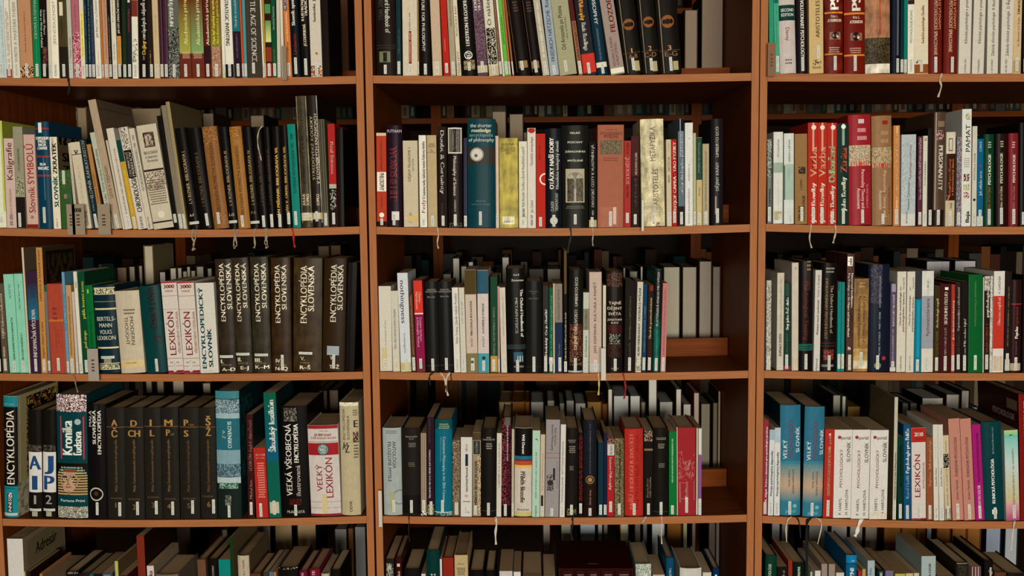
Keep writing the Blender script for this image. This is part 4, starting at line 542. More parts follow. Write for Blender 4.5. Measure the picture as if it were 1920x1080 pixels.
1342 1470 1342 290|h|0c6478|wide teal hardback with a continental title in white|B~290~360~0c4c4c;M~335~44~.2~.85~8ca488~3;D~Continental Philosophy in the 20th Century~.55~.17~415~905~98bcc0;D~Edited by Richard Kearney~.36~.12~415~600~5c98a0;B~978~984~b0b8ac;N~0~984~1~1012~0c4c54,80a4a4;S~.45~890~985
1474 1530 1474 440|p|64503c|short brown speckled paperback|N~0~440~1~900~64503c,807058,483828,94846c;R~.3~905~.8~1000~a8a48c;S~.5~915~1000
1535 1620 1535 420|p|b8b4ac|white paperback with a tiny navy box|R~.4~545~.65~635~1c3040;U~BABYLON~.5~.2~470~525~905c48;UB~Gabriel Naudé Memorandi~.52~.2~645~830~403c38;O~.5~858~.15~b89080;M~900~12~.2~.85~201c1c~1;H~ANDA~980~12~.3~.8~383430;S~.45~925~1000
1625 1686 1628 385|p|8c8068|beige paperback with stencil title over a photo|R~.1~445~.9~545~30302c;U~VOPĚNKA~.5~.28~450~535~a0a49c;B~385~440~4c3c24;UB~PŘÍBĚHY ŘECKÉ FILOZOFIE~.4~.34~595~925~302c24;N~.6~560~1~1000~a88c58,8c8068,703c2c,c0b490;S~.35~930~1000
1692 1800 1690 355|h|1a1614|black hardback headed in white near its top|H~RENÉ~422~12~.35~.65~98948c;H~DESCARTES~437~12~.1~.92~98948c;M~485~50~.3~.75~98948c~3;B~970~973~504c44;S~.48~910~1005
1803 1840 1806 390|p|b4b0a0|narrow white paperback beside the black and red one|L~.5~.3~460~700~605c50;U~L. MARTURE~.5~.34~700~790~504c44;S~.5~930~1005
1842 1912 1848 270|h|1c0e10|black hardback with crimson tree pattern|N~0~280~.5~930~1c0e10,802c3c,1c0e10,9c4450,301014;N~.5~330~1~930~1c0e10,4c1c24,1c0e10,6c2834;L~.6~.14~330~600~c8b0b0;R~.3~270~.9~330~5c5850;S~.4~920~1010
# D 1 960 715 4
-4 15 -2 360|t|a49c88|very thin pale booklet|
18 148 22 350|h|b4aa9c|wide hardback, black above, rainbow stripes, white below|B~350~560~14110f;B~560~583~1c6c84;B~583~598~702c48;B~598~628~a84c28;B~628~650~c8a050;DB~Will Durant~.5~.16~395~545~c8c4bc;DB~Příběh filozofie~.48~.28~675~910~342c24;H~PRAGMA~962~16~.15~.85~302824;B~980~1018~b0a468;X
150 207 156 370|p|98b4a0|pale mint paperback|N~.4~430~.7~445~203028,98b4a0;L~.5~.25~530~880~4c6c5c;U~PAIDEIA~.5~.25~930~1010~2c4038;X
209 243 214 400|p|b0a088|narrow cream paperback with a black stripe|L~.5~.3~540~820~8c7458;R~.2~855~.7~940~201c18;S~.5~935~1005
246 350 256 288|p|8c8684|wide grey paperback with a bird silhouette|D~Body and Soul in~.7~.16~350~480~403c3c;D~Ancient Philosophy~.48~.16~320~520~403c3c;B~537~540~904048;B~570~573~904048;N~.1~700~.6~820~302c2c,8c8684,484440,8c8684;O~.35~760~.2~302c2c;R~.55~650~.7~740~302c2c;L~.85~.06~600~800~904048;S~.5~950~1010
356 402 368 325|p|b8b4aa|white paperback with long spaced capitals|U~TOULMIN JANIK WITTGENSTEINOVA~.45~.34~450~910~686460;S~.5~930~1005
397 492 406 355|h|1c1714|black hardback with white old style headings|H~ANNAEUS~442~10~.15~.8~908878;H~SENECA~455~10~.25~.75~908878;M~510~56~.25~.8~908878~4;M~650~34~.3~.65~807868~3;N~.1~955~.9~1005~504c2c,1c1714,88845c;S~.5~925~1000
500 530 504 385|p|181010|narrow black paperback with red marks|N~0~400~1~900~181010,401814,181010,781c18;S~.5~915~990
536 635 536 295|h|1a1c24|wide navy hardback with a copper ring|B~780~1018~241410;L~.5~.1~320~690~5c6068;O~.5~738~.33~906840;O~.5~738~.25~30180f;O~.5~738~.17~a0784c;U~Derek Gray~.5~.14~815~925~a09080;S~.5~950~1010
645 684 648 460|t|10303c|short dark petrol paperback|S~.5~925~1000
686 712 689 390|t|141c38|narrow indigo paperback|S~.5~925~1000
714 766 718 430|p|a42024|red paperback with a white stripe on top|N~0~430~1~470~3a1c1c,a08c80,701c20;B~472~555~b0aca8;U~the basics~.5~.4~480~550~383434;DB~Eastern Philosophy~.5~.36~570~815~c8b0a8;S~.5~900~980
770 840 770 430|p|6c6040|gold and black mottled paperback|N~0~430~1~1000~6c6040,4c4428,88805c,5c5438;UB~Richard Heathcote~.5~.24~740~920~1c1810;UB~Středověká filosofie~.55~.24~460~730~1c1810;S~.5~915~1000
848 986 846 358|h|ac2c24|wide scarlet hardback with outlined stencil title|UB~PAŘÍŽ HEIDEGGER SVATÍCH~.35~.22~400~960~c86454;U~MARTIN HEMELIK SVOBODA~.65~.2~400~960~902018;S~.5~915~1010
991 1056 990 370|p|16110f|black paperback with glints over a still life|N~0~370~.95~450~30281c,806854,16110f,a88c78;B~505~520~806848;U~Pavel Floss~.4~.24~650~870~9c8468;U~Úděl člověka~.7~.2~560~870~9c8468;S~.5~915~1000
1060 1172 1062 355|h|191613|black hardback with a small spaced heading|M~430~20~.2~.85~908878~2;M~485~40~.3~.75~908878~3;M~630~36~.35~.75~807868~3;B~978~981~504c44;S~.52~905~1000
1178 1236 1178 380|p|0a6c30|vivid green paperback|L~.45~.24~430~760~98bc98;S~.45~930~1000
1237 1243 1237 345|t|b0a48c|hairline thin cream booklet|
1244 1376 1240 348|f|98242a|wide crimson hardback with white line drawing of a building|W~1;U~Macabre~.45~.14~790~880~c8b0a4;S~.5~870~985
1380 1393 1384 352|t|a8a08c|very thin cream booklet against the crimson one|
1397 1421 1400 355|p|b8b4ac|narrow white paperback with purple band, last of its row|B~550~880~84508c;S~.5~900~995
# D 2 1440 715 4
-45 -4 -38 290|p|8c2c38|narrow rose red paperback beside the upright|UB~K. Hájek  Práce s emocemi pro pomáhající profese~.6~.4~340~900~d0c0bc;S~.5~905~1000
-1 40 12 365|p|b4b8b8|thin white diagnostics paperback, first of a pair|B~365~440~8ca4ac;UB~Principy psychologickej diagnostiky~.5~.4~520~860~303030;S~.5~900~1000
44 92 60 350|p|b8b8b4|thin white diagnostics paperback, second of a pair|B~350~460~98acb4;UB~Principy psychologickej diagnostiky~.5~.36~530~860~303030;S~.5~900~1000
94 246 96 180|h|2c6c84|wide blue psychology dictionary, first of twins|G~600~1015~2c7488~3c7c8c;G~620~780~b09478~4c8088;G~780~900~3c7888~b09478;C~0c3038;U~VELKÝ~.22~.2~440~585~c0ccc8;U~PSYCHOLOGICKÝ~.5~.2~285~575~883050;U~SLOVNÍK~.84~.2~345~535~c0ccc8;U~PAVEL HARTL~.42~.1~660~790~3c3c40;U~HELENA HARTLOVÁ~.62~.1~660~845~3c3c40;O~.7~935~.1~6ca0b0;H~portál~972~26~.25~.75~6ca0b0;S~.45~900~1010
262 410 272 192|h|2c6c84|wide blue psychology dictionary, second of twins|G~600~1025~2c7488~3c7c8c;G~620~790~b09478~4c8088;G~790~910~3c7888~b09478;C~0c3038;U~VELKÝ~.22~.2~450~595~c0ccc8;U~PSYCHOLOGICKÝ~.52~.2~300~590~883050;U~SLOVNÍK~.86~.2~360~550~c0ccc8;U~PAVEL HARTL~.46~.1~675~800~3c3c40;U~HELENA HARTLOVÁ~.66~.1~675~860~3c3c40;O~.7~945~.1~6ca0b0;H~portál~985~26~.25~.75~6ca0b0;S~.45~910~1020
412 486 438 360|p|a82c20|red paperback, brief dictionary with cream capitals|UB~STRUČNÝ PSYCHOLOGICKÝ SLOVNÍK~.5~.28~485~860~c0a078;U~portál~.5~.24~410~470~c8b0a0;O~.5~398~.12~c8b0a0;S~.5~890~1010
488 620 500 365|p|bcb8b0|white psychology dictionary, first of three alike|H~portál~423~26~.38~.92~403838;O~.28~420~.1~903848;U~PSYCHOLOGICKÝ~.4~.16~510~795~90303c;U~SLOVNÍK~.8~.22~455~605~303c34;U~P. HARTL~.38~.16~875~1000~383430;U~H. HARTLOVÁ~.74~.16~810~1000~383430;X
622 754 638 365|p|bcb8b0|white psychology dictionary, middle of three alike|H~portál~423~26~.36~.9~403838;O~.24~420~.1~903848;U~PSYCHOLOGICKÝ~.38~.16~515~800~90303c;U~SLOVNÍK~.8~.22~460~610~303c34;U~P. HARTL~.36~.16~880~1005~383430;U~H. HARTLOVÁ~.74~.16~815~1005~383430;X
758 892 772 368|p|bcb8b0|white psychology dictionary with stained foot, last of three|H~portál~423~26~.36~.9~403838;O~.24~420~.1~903848;U~PSYCHOLOGICKÝ~.4~.16~515~800~90303c;U~SLOVNÍK~.8~.22~455~605~303c34;U~P. HARTL~.36~.16~875~1000~383430;U~H. HARTLOVÁ~.74~.16~810~1000~383430;N~0~990~1~1020~c0ac84,bcb8b0;X
934 968 966 120|p|a8a490|very tall ivory book with a plain beige cover side|C~6a583c;UB~Dynamický test kresby ľudskej postavy~.5~.4~450~880~38342c;S~.5~900~1040
971 1016 972 415|p|0a3428|dark green paperback next to the bright blue one|UB~Jan na psychické nemocného~.5~.4~480~790~0a1c14;S~.5~920~1035
1019 1073 1019 325|p|0c4c74|blue paperback on psychology for drivers|UB~Psychologie pro řidiče~.5~.5~355~690~c8ccc8;UB~Karel Havlík~.5~.45~700~880~6c9cb8;S~.5~930~1035
1080 1188 1076 348|p|b8b0a8|white intelligence lexicon with red top|B~348~458~ac2820;HB~2000~398~30~.2~.82~c8c0b4;M~432~16~.1~.9~802420~2;U~LEXIKÓN~.4~.4~550~870~9c2c34;U~INTELIGENCIE~.84~.14~610~805~9c4448;B~1028~1042~902028;S~.5~940~1030
1191 1242 1188 420|p|8a4c2c|rust brown paperback|U~Vlasy hovor - Aplikovaná psychológie~.5~.4~445~790~c8a080;S~.5~930~1035
1246 1286 1238 325|p|b8b4a8|thin white paperback with faint top print, first of a pair|L~.5~.25~430~580~a0a094;U~Zdeněk Helus~.5~.36~650~790~403c38;S~.5~940~1040
1287 1327 1276 325|p|b8b4a8|thin white paperback with faint top print, second of a pair|L~.5~.25~430~580~a0a094;U~Zdeněk Helus~.5~.36~650~790~403c38;S~.5~940~1040
1330 1376 1317 405|p|b4a484|buff paperback with a black spotted patch|N~0~545~.9~650~14110f,14110f,a09880;L~.5~.25~440~540~706450;L~.5~.3~660~930~706450;N~.1~950~.9~1040~8c7c50,302c20;S~.5~940~1030
1386 1470 1352 278|p|b07868|pink paperback on forensic psychology, first of twins|U~FORENZNÁ PSYCHOLÓGIA~.52~.26~420~715~482c2c;U~Anton Heretik~.5~.24~740~890~704844;S~.5~920~1035
1474 1556 1440 278|p|b07868|pink paperback on forensic psychology, second of twins|U~FORENZNÁ PSYCHOLÓGIA~.52~.26~420~720~482c2c;U~Anton Heretik~.5~.24~740~890~704844;S~.5~925~1035
1560 1626 1526 323|p|a0186c|vivid magenta paperback|U~Terorizmus pohľadom forenzného psychológa~.5~.3~390~760~3c1430;UB~ANTON HERETIK~.5~.34~780~940~d8b0c4;S~.5~935~1030
1632 1782 1600 300|h|0c3c40|wide dark teal clinical psychology hardback|UB~KLINICKÁ PSYCHOLÓGIA~.45~.16~585~920~c8ccc4;U~Ján Daniel Bratská a kol~.5~.09~350~550~88a0a0;R~.35~965~.6~1000~c0b8a8;S~.5~950~1040
1788 1890 1766 365|p|9cac9c|pastel rainbow paperback|G~365~420~5cae90~9cb878;G~420~620~a8b8b0~6cb0a4;G~620~900~b0a478~a8b8b0;G~900~1045~a84070~c09890;U~!~.5~.3~370~410~303028;L~.6~.16~510~960~605c50;S~.6~930~1030
1896 1990 1880 95|f|7c1812|tall dark red hardback at the cut edge|C~381410;q~.04~.86~.28~.94~7c6454;qT~PSYCHOLOGIE~.1~.62~.78~.05~b09888;UB~PSYCHOLOGIE~.5~.3~150~420~c8b0a0
'''
BOOKS4 = r'''
# E 0 0 970 4
62 186 60 162|f|b8b4ac|tall white directory with a striped cream cover|C~8a7a5c;V~Adresár
190 202 178 408|t|a09c58|thin pale yellow book at the foot of the directory|C~7c7450
205 232 200 408|p|2a1612|dark maroon paperback beside the yellow thin one|
298 320 296 425|p|b06430|orange paperback with a brown top|
322 484 318 442|p|7c6c60|book, only its dusty top edge showing|
488 582 486 408|h|1c1412|black and glinting hardback|N~.2~410~1~425~1c1412,808078
588 672 584 425|h|281c1c|dark book with thick beige pages, beside the black glinting one|C~14282c
676 765 670 425|p|141416|dark book with a turquoise corner|R~0~425~.35~520~0c5c64
772 850 764 420|p|404858|blue grey book with white mark|R~.2~430~.8~520~707880
864 890 858 330|t|a0a45c|pale green thin book leaning over|C~6c5434
895 960 890 435|p|501c20|maroon book, its brown top just showing|
1038 1095 1022 140|p|7a2c1c|very tall rust red book with a dark cover|C~2c1410
1100 1155 1094 365|p|b8b0ac|white book with red letters ka|C~8c7c64;UB~ka~.5~.6~400~440~90242c
1165 1335 1160 432|h|706050|book with broad dusty top next to the red lettered one|
1482 1546 1470 318|f|6a4834|cocoa brown hardback|
1552 1632 1545 315|h|14100f|black hardback with a tiny white spine line|U~KUZMANY~.55~.2~360~450~a09888
1644 1732 1640 318|p|0c7c74|turquoise book with a wide brown top|
1735 1752 1722 150|t|0c3c18|tall very thin dark green book|C~6c5c40
1782 1868 1772 290|h|a89c84|cream hardback with a beige cover side|C~6c5840;U~ca z mladší~.5~.25~320~440~605444
1885 1960 1878 425|f|5c3424|reddish brown book against the cream one|
# E 0 480 970 4
60 98 55 410|t|3c3c28|dark olive thin book|
100 132 98 410|t|506c84|steel blue thin book|
133 152 132 412|t|b06c34|thin orange book|
158 312 152 378|h|15120f|wide black hardback with a chipped white rim|N~.05~380~1~392~15120f,a09c8c,15120f
320 388 316 405|h|68142c|crimson volume, first of a pair|U~VINE~.4~.3~415~450~c0b0a8
404 482 398 390|h|78142c|crimson volume, second of a pair|UB~TE~.4~.3~400~440~c0b0a8
490 548 488 425|h|a09880|cream hardback with a spotted rim|
565 640 556 395|h|15110d|black worn hardback with brown pages, last of its row|
# E 1 480 970 4
956 1034 958 310|p|201c18|black and white book with a bulb like drawing|N~.05~345~.9~440~a09c90,201c18,605c50;O~.4~375~.25~a09c90
1046 1096 1042 300|h|38100f|dark red volume with a white 2|HB~II~358~24~.3~.7~c8c0b0;U~bá~.5~.4~400~440~b0a898
1114 1232 1110 388|h|181412|wide black book with a dusty top|
1242 1274 1240 425|t|b0aca4|thin white book, low between black and green|
1280 1378 1272 250|h|0a3430|tall dark green hardback|H~8 8~430~14~.3~.7~b8b8ac
1382 1398 1380 315|t|b8b4ac|very thin white book|
1404 1484 1400 305|f|8c2418|bright red hardback with brown pages|
1490 1590 1486 285|f|a8956c|sand coloured hardback with small black lines|H~MILAN~350~10~.25~.7~403828;M~405~60~.15~.85~403828~5
1612 1718 1602 400|h|16110f|black hardback with a hollowed dusty top, first of a pair|
1724 1796 1720 402|h|16110f|black hardback with a hollowed dusty top, second of a pair|
1832 1930 1826 405|p|b0a8a4|white book with ragged pale top|
# E 1 960 970 4
15 68 12 410|t|b8b4ac|short thin white book|
85 225 82 420|p|4c3828|brown book with uneven page tops|
240 330 236 436|p|605040|low brown book near the boxed set|
922 1046 915 350|f|8c9488|book covered in speckled grey marbled paper|N~0~350~1~600~8c9488,a8b0a4,707868,b8c0b4;HB~A~430~30~.4~.7~d0d4cc
1052 1150 1048 432|p|b09c88|pinkish pale book between marbled and blue ones|
1164 1222 1156 305|h|0c4868|blue volume with white letters|D~TALIS~.5~.3~380~440~a8b8bc
1268 1430 1262 385|h|b0aca4|wide white hardback with rounded dusty pages|
1436 1500 1432 415|p|b0ac9c|ivory book between white and navy ones|
1514 1564 1508 385|h|0c2c50|navy hardback, last of its row|N~.3~430~.7~440~c8c8c0,0c2c50
# E 2 1440 970 4
-20 66 -14 290|h|0c3828|dark green hardback with white capitals by the upright|U~PSYCHOLÓGIE~.35~.26~350~480~b8c0b0
74 150 74 372|p|15110f|black book with white fragments|U~SLOVNÍK GI~.6~.24~400~520~a8a090
155 186 153 325|t|8c2c1c|thin brick red book|
190 288 188 342|h|0c1c16|black green hardback with white lettering|UB~PRIEMER~.45~.2~370~440~b0b4a4
320 336 318 410|t|98a484|very thin pale green book|
356 398 354 402|p|b8b4ac|white paperback, narrow, behind the ribbon loop|
404 448 402 350|p|8c7c70|taupe paperback, first of a pair|
452 506 450 352|p|8c7c70|taupe paperback, second of a pair|
510 576 506 416|p|a8a498|white and black short paperback|B~420~445~b0aca0
586 672 582 285|h|0c5c84|bright blue hardback with a lip on top|B~285~345~1478a4;H~psc~325~12~.5~.75~b8ccd0;B~345~352~083c58;UB~PRÍZNI~.5~.4~380~520~b8c4c4
678 708 672 405|t|a0282c|thin scarlet book|
711 737 708 390|t|a8884c|thin golden cream book|
742 805 728 325|p|90a0a4|pale grey blue paperback|D~Taking Sides~.45~.3~380~480~383c40
816 880 812 395|h|0c2420|dark green book with white letter fragment|UB~IE~.5~.4~400~440~b0b8a8
886 945 882 402|p|6c6484|lilac paperback|
960 1036 955 425|p|a09c44|yellow green paperback|
1040 1094 1036 422|p|b0a078|cream paperback, low, beside the yellow green one|
1100 1138 1096 420|t|b4a888|narrow cream paperback touching the grey tall one|
1146 1258 1140 292|p|90a09c|wide pale grey psychology book with dark capitals|UB~PSYCHOLOGIE~.58~.16~345~560~303834
1268 1400 1262 436|p|5c3c2c|brown book with a long brown top|
1428 1522 1414 342|h|22211a|black leather hardback with a beaded rim|N~.08~342~.95~352~98947c,605c48;N~.15~360~.85~520~22211a,38382c
1532 1600 1524 372|p|a07c78|paperback striped pink and black|R~.15~372~.3~600~201818;R~.5~372~.62~600~201818;R~.82~372~.95~600~201818
1618 1690 1612 325|h|15120f|black hardback with white letters ogie|UB~psychologie~.6~.4~375~600~c0bcb0
1706 1800 1700 415|h|5c3824|brown book with a slanting top|
1815 1960 1802 425|h|1c1814|black book at the cut edge|
'''
# rear row: x0 x1 ytop colour-of-fore-edge cover colour (crop coordinates, plane at the rear)
REAR = r'''
# A 0 330 0 5.189
1500 1580 -40 9a7c5c 301814
1590 1670 -40 60402c 401814
# A 1 1040 0 4.8
1170 1290 82 8c7a66 3a2418
1322 1525 -60 8a7866 201812
1545 1640 -40 9a8c70 504030
# B 0 320 160 3.7237
-75 35 140 706050 201814
218 300 190 7c6c58 302418
552 652 205 7c6c58 201814
# B 0 0 160 3.7235
530 600 130 8c7a60 6c5840
690 900 135 8c7a60 6c5840
910 1120 135 86745a 6c5840
# B 1 690 160 3.7237
865 965 178 8c7c66 302418
985 1085 195 8c7c66 302418
1060 1110 330 80705c 302418
# B 2 1650 160 3.7259
660 700 335 6c5c4c 201814
# C 0 0 445 4
872 950 222 907c60 302418
962 1012 215 a09484 302418
1034 1068 208 908474 201814
1075 1145 60 b0a48c 786848
1190 1242 255 a8a094 201814
1270 1322 226 b0a898 302418
1326 1364 224 a8a090 302418
1372 1400 256 a09888 302418
1402 1424 222 a09888 302418
1426 1466 245 a09888 302418
1468 1528 214 989080 302418
1550 1590 228 989484 201814
# C 0 480 445 4
462 550 60 60503c 201814
556 636 55 584836 201814
# C 1 480 445 4
1400 1465 270 908c84 201814
1472 1528 152 a8a090 201814
1534 1582 212 b0a898 201814
1590 1632 180 b0b0ac 1c2c34
1742 1780 245 98a09c 201814
1785 1842 262 a8a094 302418
# C 1 960 445 4
-105 -20 145 b0a89c 201814
126 240 232 605c54 151210
262 366 232 9c9488 151210
835 850 230 a8a090 201814
880 944 250 a8a498 1c3840
965 980 222 b0b0a8 201814
1040 1070 238 80766c 302418
1085 1125 230 a0a098 1c3040
1136 1262 218 a09884 302418
1278 1388 218 988e7c 302418
1404 1500 175 94887a 3c2c20
1505 1566 215 887c70 3c2c20
# C 2 1440 445 4
1188 1370 175 b0acac 201814
1400 1566 172 b0acac 201814
# D 0 0 715 4
1088 1140 -10 908068 302418
1170 1230 -10 8c7c64 302418
1290 1380 -10 a09480 302418
1515 1580 10 a09480 302418
# D 0 480 715 4
465 535 65 706050 181412
545 618 62 706050 181412
# D 1 480 715 4
1820 1915 150 98845c 60401c
# D 1 960 715 4
-40 95 148 90602c 703c14
96 132 150 90602c 703c14
138 240 150 a8a8a0 201814
262 322 140 a8a89c 181412
354 396 160 b0b0a0 302418
404 468 140 a8a498 201814
472 556 160 b0b0a8 181412
565 672 150 98703c 6c4018
676 715 165 7c5028 60381c
718 756 56 b8b0a0 302418
760 878 105 a8aaa4 302418
884 964 105 b0b0a8 302418
966 1004 152 908470 302418
1022 1090 -20 b8b4a8 302418
1104 1210 150 a8a89c 181412
1228 1274 55 b8b0a0 302418
1282 1346 168 b0aca0 401814
1362 1408 82 a89c88 501814
1416 1490 165 88806c 201814
1506 1546 158 787058 302418
1548 1582 75 988c78 302418
# D 2 1440 715 4
486 550 100 989484 201814
554 590 108 b0b0a0 203028
594 698 185 98783c 302418
1006 1060 160 b0aca8 201814
1064 1124 160 b0aca8 201814
1154 1320 122 b8b4a8 201814
1336 1440 95 a8a094 302418
1450 1516 66 b8b4a8 301814
1520 1576 190 b0a8a0 302418
# E 0 0 970 4
1316 1425 30 382820 141010
1660 1706 90 706858 182c28
# E 0 480 970 4
-60 108 30 7c7870 181412
136 270 30 8c7854 181412
304 450 30 98805c 142024
586 682 85 78746c 181412
686 732 80 704828 181412
736 822 68 80807c 181412
# E 1 960 970 4
230 288 30 88827a 5c1814
365 445 30 908c80 201814
508 628 30 9098a0 181412
640 682 30 98948c 201814
684 722 30 787470 201814
812 872 30 a8a494 a07c24
918 968 30 787060 181412
978 1018 30 7c7c78 181412
1046 1150 30 b0b4ac 102c2c
1164 1270 30 7c5020 5c3c14
1286 1312 30 8c8870 a08c28
1348 1382 30 706458 301814
1474 1530 30 685c54 201814
1532 1586 30 786c64 201814
# E 2 1440 970 4
26 95 30 8c8a88 181412
100 160 30 807c78 181412
305 455 30 94928e 181412
472 600 40 98948c 201814
612 716 40 948c80 201814
728 826 40 8c8070 301814
872 1000 40 8c5c2c 703c14
1004 1120 50 8c5c2c 703c14
1122 1186 40 8c5c2c 703c14
1190 1236 40 98a0a8 201814
1268 1372 50 8c5c2c 703c14
1384 1494 50 8c5c2c 703c14
1498 1600 50 8c5c2c 703c14
1636 1754 45 8890a0 14182c
1780 1880 45 9ca0a4 182c24
'''
# hanging ribbon markers: row bay x y0 | path points in frame pixels | colour
RIBBONS = r'''
A 0 126,141 128,150 130,165 127,178|181412|5
A 2 1766,139 1762,150 1765,162 1759,182|a89c88|4
B 0 362,431 360,445 364,455 361,470|8c7c64|4
B 0 368,431 367,445 362,460 366,468|8c7c64|3
B 0 438,431 441,442 438,455 440,466|8c7c64|4
B 0 446,431 442,445 444,460 438,463|8c7c64|3
B 0 478,430 477,445 478,460 476,465|8c7c64|4
b 0 492,236 486,244 483,258 484,275 487,288 490,301|a09880|2.5
B 0 500,430 498,445 501,455 499,466|8c7c64|4
B 0 496,430 501,442 496,455 503,463|8c7c64|3
B 0 548,429 550,440 551,455 553,464|a02020|4
B 1 820,427 822,440 820,455 822,466|a89c84|3
B 1 1069,427 1071,440 1067,458 1064,475|1c2c20|4
B 1 1111,428 1112,440 1111,452 1112,461|a08c84|2.5
B 2 1521,421 1519,435 1518,450 1522,465|a89c84|3
B 2 1566,422 1567,435 1564,448 1562,456|a89c84|3.5
C 0 136,702 140,708 142,722 146,736|806c54|3
C 1 813,698 806,704 805,712 807,722|1c1814|4
C 1 825,699 831,705 835,715 837,735|a89c84|4.5
C 1 843,699 838,708 836,722 840,742|b0a48c|4.5
C 1 845,700 846,710 847,720 844,728|1c1814|3
C 1 1122,702 1123,715 1123,728 1122,741|b8a058|3.5
C 1 1168,699 1171,712 1173,730 1170,748|8c1c24|4
D 1 766,967 767,978 766,995 768,1015|181412|2.5
D 1 929,970 931,982 929,1000 930,1021|b0a898|5
D 1 1073,971 1074,982 1071,996 1073,1013|181412|4.5
D 1 1211,969 1208,974 1206,977 1204,980|a89c94|3
D 1 1240,969 1241,980 1240,1000 1241,1020|a89c94|3
D 2 1484,967 1477,975 1474,990 1475,1016|b0a490|3
D 2 1490,967 1497,975 1500,990 1501,1010|15110e|3.5
D 2 1521,968 1514,978 1513,1000 1513,1080|0c0a09|7
D 2 1530,968 1538,976 1540,990 1533,1020|b0a490|2.5
D 2 1616,972 1610,985 1607,998 1603,1006|c0bcb0|8
D 2 1903,976 1900,990 1898,1010 1896,1032|b0a898|3.5
'''
# shelf guide cards sticking out: row bay | x0 y0 x1 y1 frame px | projecting | lines
CARDS = r'''
B 0 124 383 142 440|1|code
B 0 134 383 160 440|1|008
B 0 182 383 208 440|1|
C 0 163 654 186 714|1|
C 1 1127 653 1136 713|1|
A 0 528 86 538 150|1|
A 2 1440 80 1454 143|1|
B 1 1203 375 1207 433|1|
D 1 709 920 717 988|1|
'''
# ------------------------------------------------------------------ reading the lists of books
def f4(s): return [float(x) for x in s.split()]
def parse(text):
    out = []; tile = None
    for ln in text.strip().split('\n'):
        ln = ln.rstrip()
        if not ln.strip(): continue
        if ln.startswith('# '):
            t = ln.split()
            if len(t) == 6 and t[1] in ROWS: tile = (t[1], int(t[2]), float(t[3]), float(t[4]), float(t[5]))
            continue
        out.append((tile, ln))
    return out
def px(tile, x, y): return tile[2] + x / tile[4], tile[3] + y / tile[4]

FRONT = []
for tile, ln in parse(BOOKS) + parse(BOOKS2) + parse(BOOKS3) + parse(BOOKS4):
    p = ln.split('|')
    x0, x1, tx, ty = f4(p[0]); row, bay = tile[0], tile[1]
    rnd = random.Random(ln)
    setback = 0.002 + rnd.random() * 0.005
    bk = dict(row=row, bay=bay, kind=p[1], base=p[2], desc=p[3], ops=[o.split('~') for o in p[4].split(';') if o] if len(p) > 4 else [], tile=tile, rnd=rnd, y=setback)
    if row == 'E':
        yb = 440.0                                   # bottoms are below the frame: follow the spine's line down to the board
        a, t, c = at(*px(tile, x0, yb), setback), at(*px(tile, tx, ty), setback), at(*px(tile, x1, yb), setback)
        zb = surf('E', bay, a.x); k = (zb - t.z) / (a.z - t.z) if abs(a.z - t.z) > 1e-4 else 1
        lean = (a.x - t.x) / max(0.02, t.z - a.z) if a.z < t.z - 0.02 else 0.0
        lean = max(-0.03, min(0.05, lean * 0.45))
        bx = t.x + lean * (t.z - zb)
        bk.update(X0=bx, X1=bx + (c.x - a.x), XT=t.x, ZT=t.z)
    elif row == 'A':
        for _ in range(3):
            zb = surf('A', bay, at(*px(tile, x0, 780), setback).x)
        ybp = 790.0 if tile[4] > 5.3 and bay == 0 else (750.0 if tile[3] == 0 and tile[4] > 5.0 and bay == 0 else (735.0 if bay == 1 and tile[4] > 5 else (665.0 if bay == 1 else 930.0)))
        a, t, c = at(*px(tile, x0, ybp), setback), at(*px(tile, tx, ty), setback), at(*px(tile, x1, ybp), setback)
        hgt = (0.205 + 0.03 * rnd.random()) if p[1] in 'pt' else 0.235
        if p[1] == 'e': hgt = 0.27
        zb = surf('A', bay, a.x)
        if ty < 0 : pass
        s_ = (t.x - a.x) / (t.z - a.z)
        zt = max(zb + hgt, t.z) if ty <= 0 else t.z
        bk.update(X0=a.x, X1=c.x, XT=a.x + s_ * (zt - a.z), ZT=zt)
    else:
        ybp = (SURF_PX := {'B': 430.0, 'C': 700.0, 'D': 972.0}[row])
        yb = (ybp - tile[3]) * tile[4]
        a, t, c = at(*px(tile, x0, yb), setback), at(*px(tile, tx, ty), setback), at(*px(tile, x1, yb), setback)
        bk.update(X0=a.x, X1=c.x, XT=t.x, ZT=t.z)
    bk['zb'] = surf(row, bay, bk['X0'])
    FRONT.append(bk)

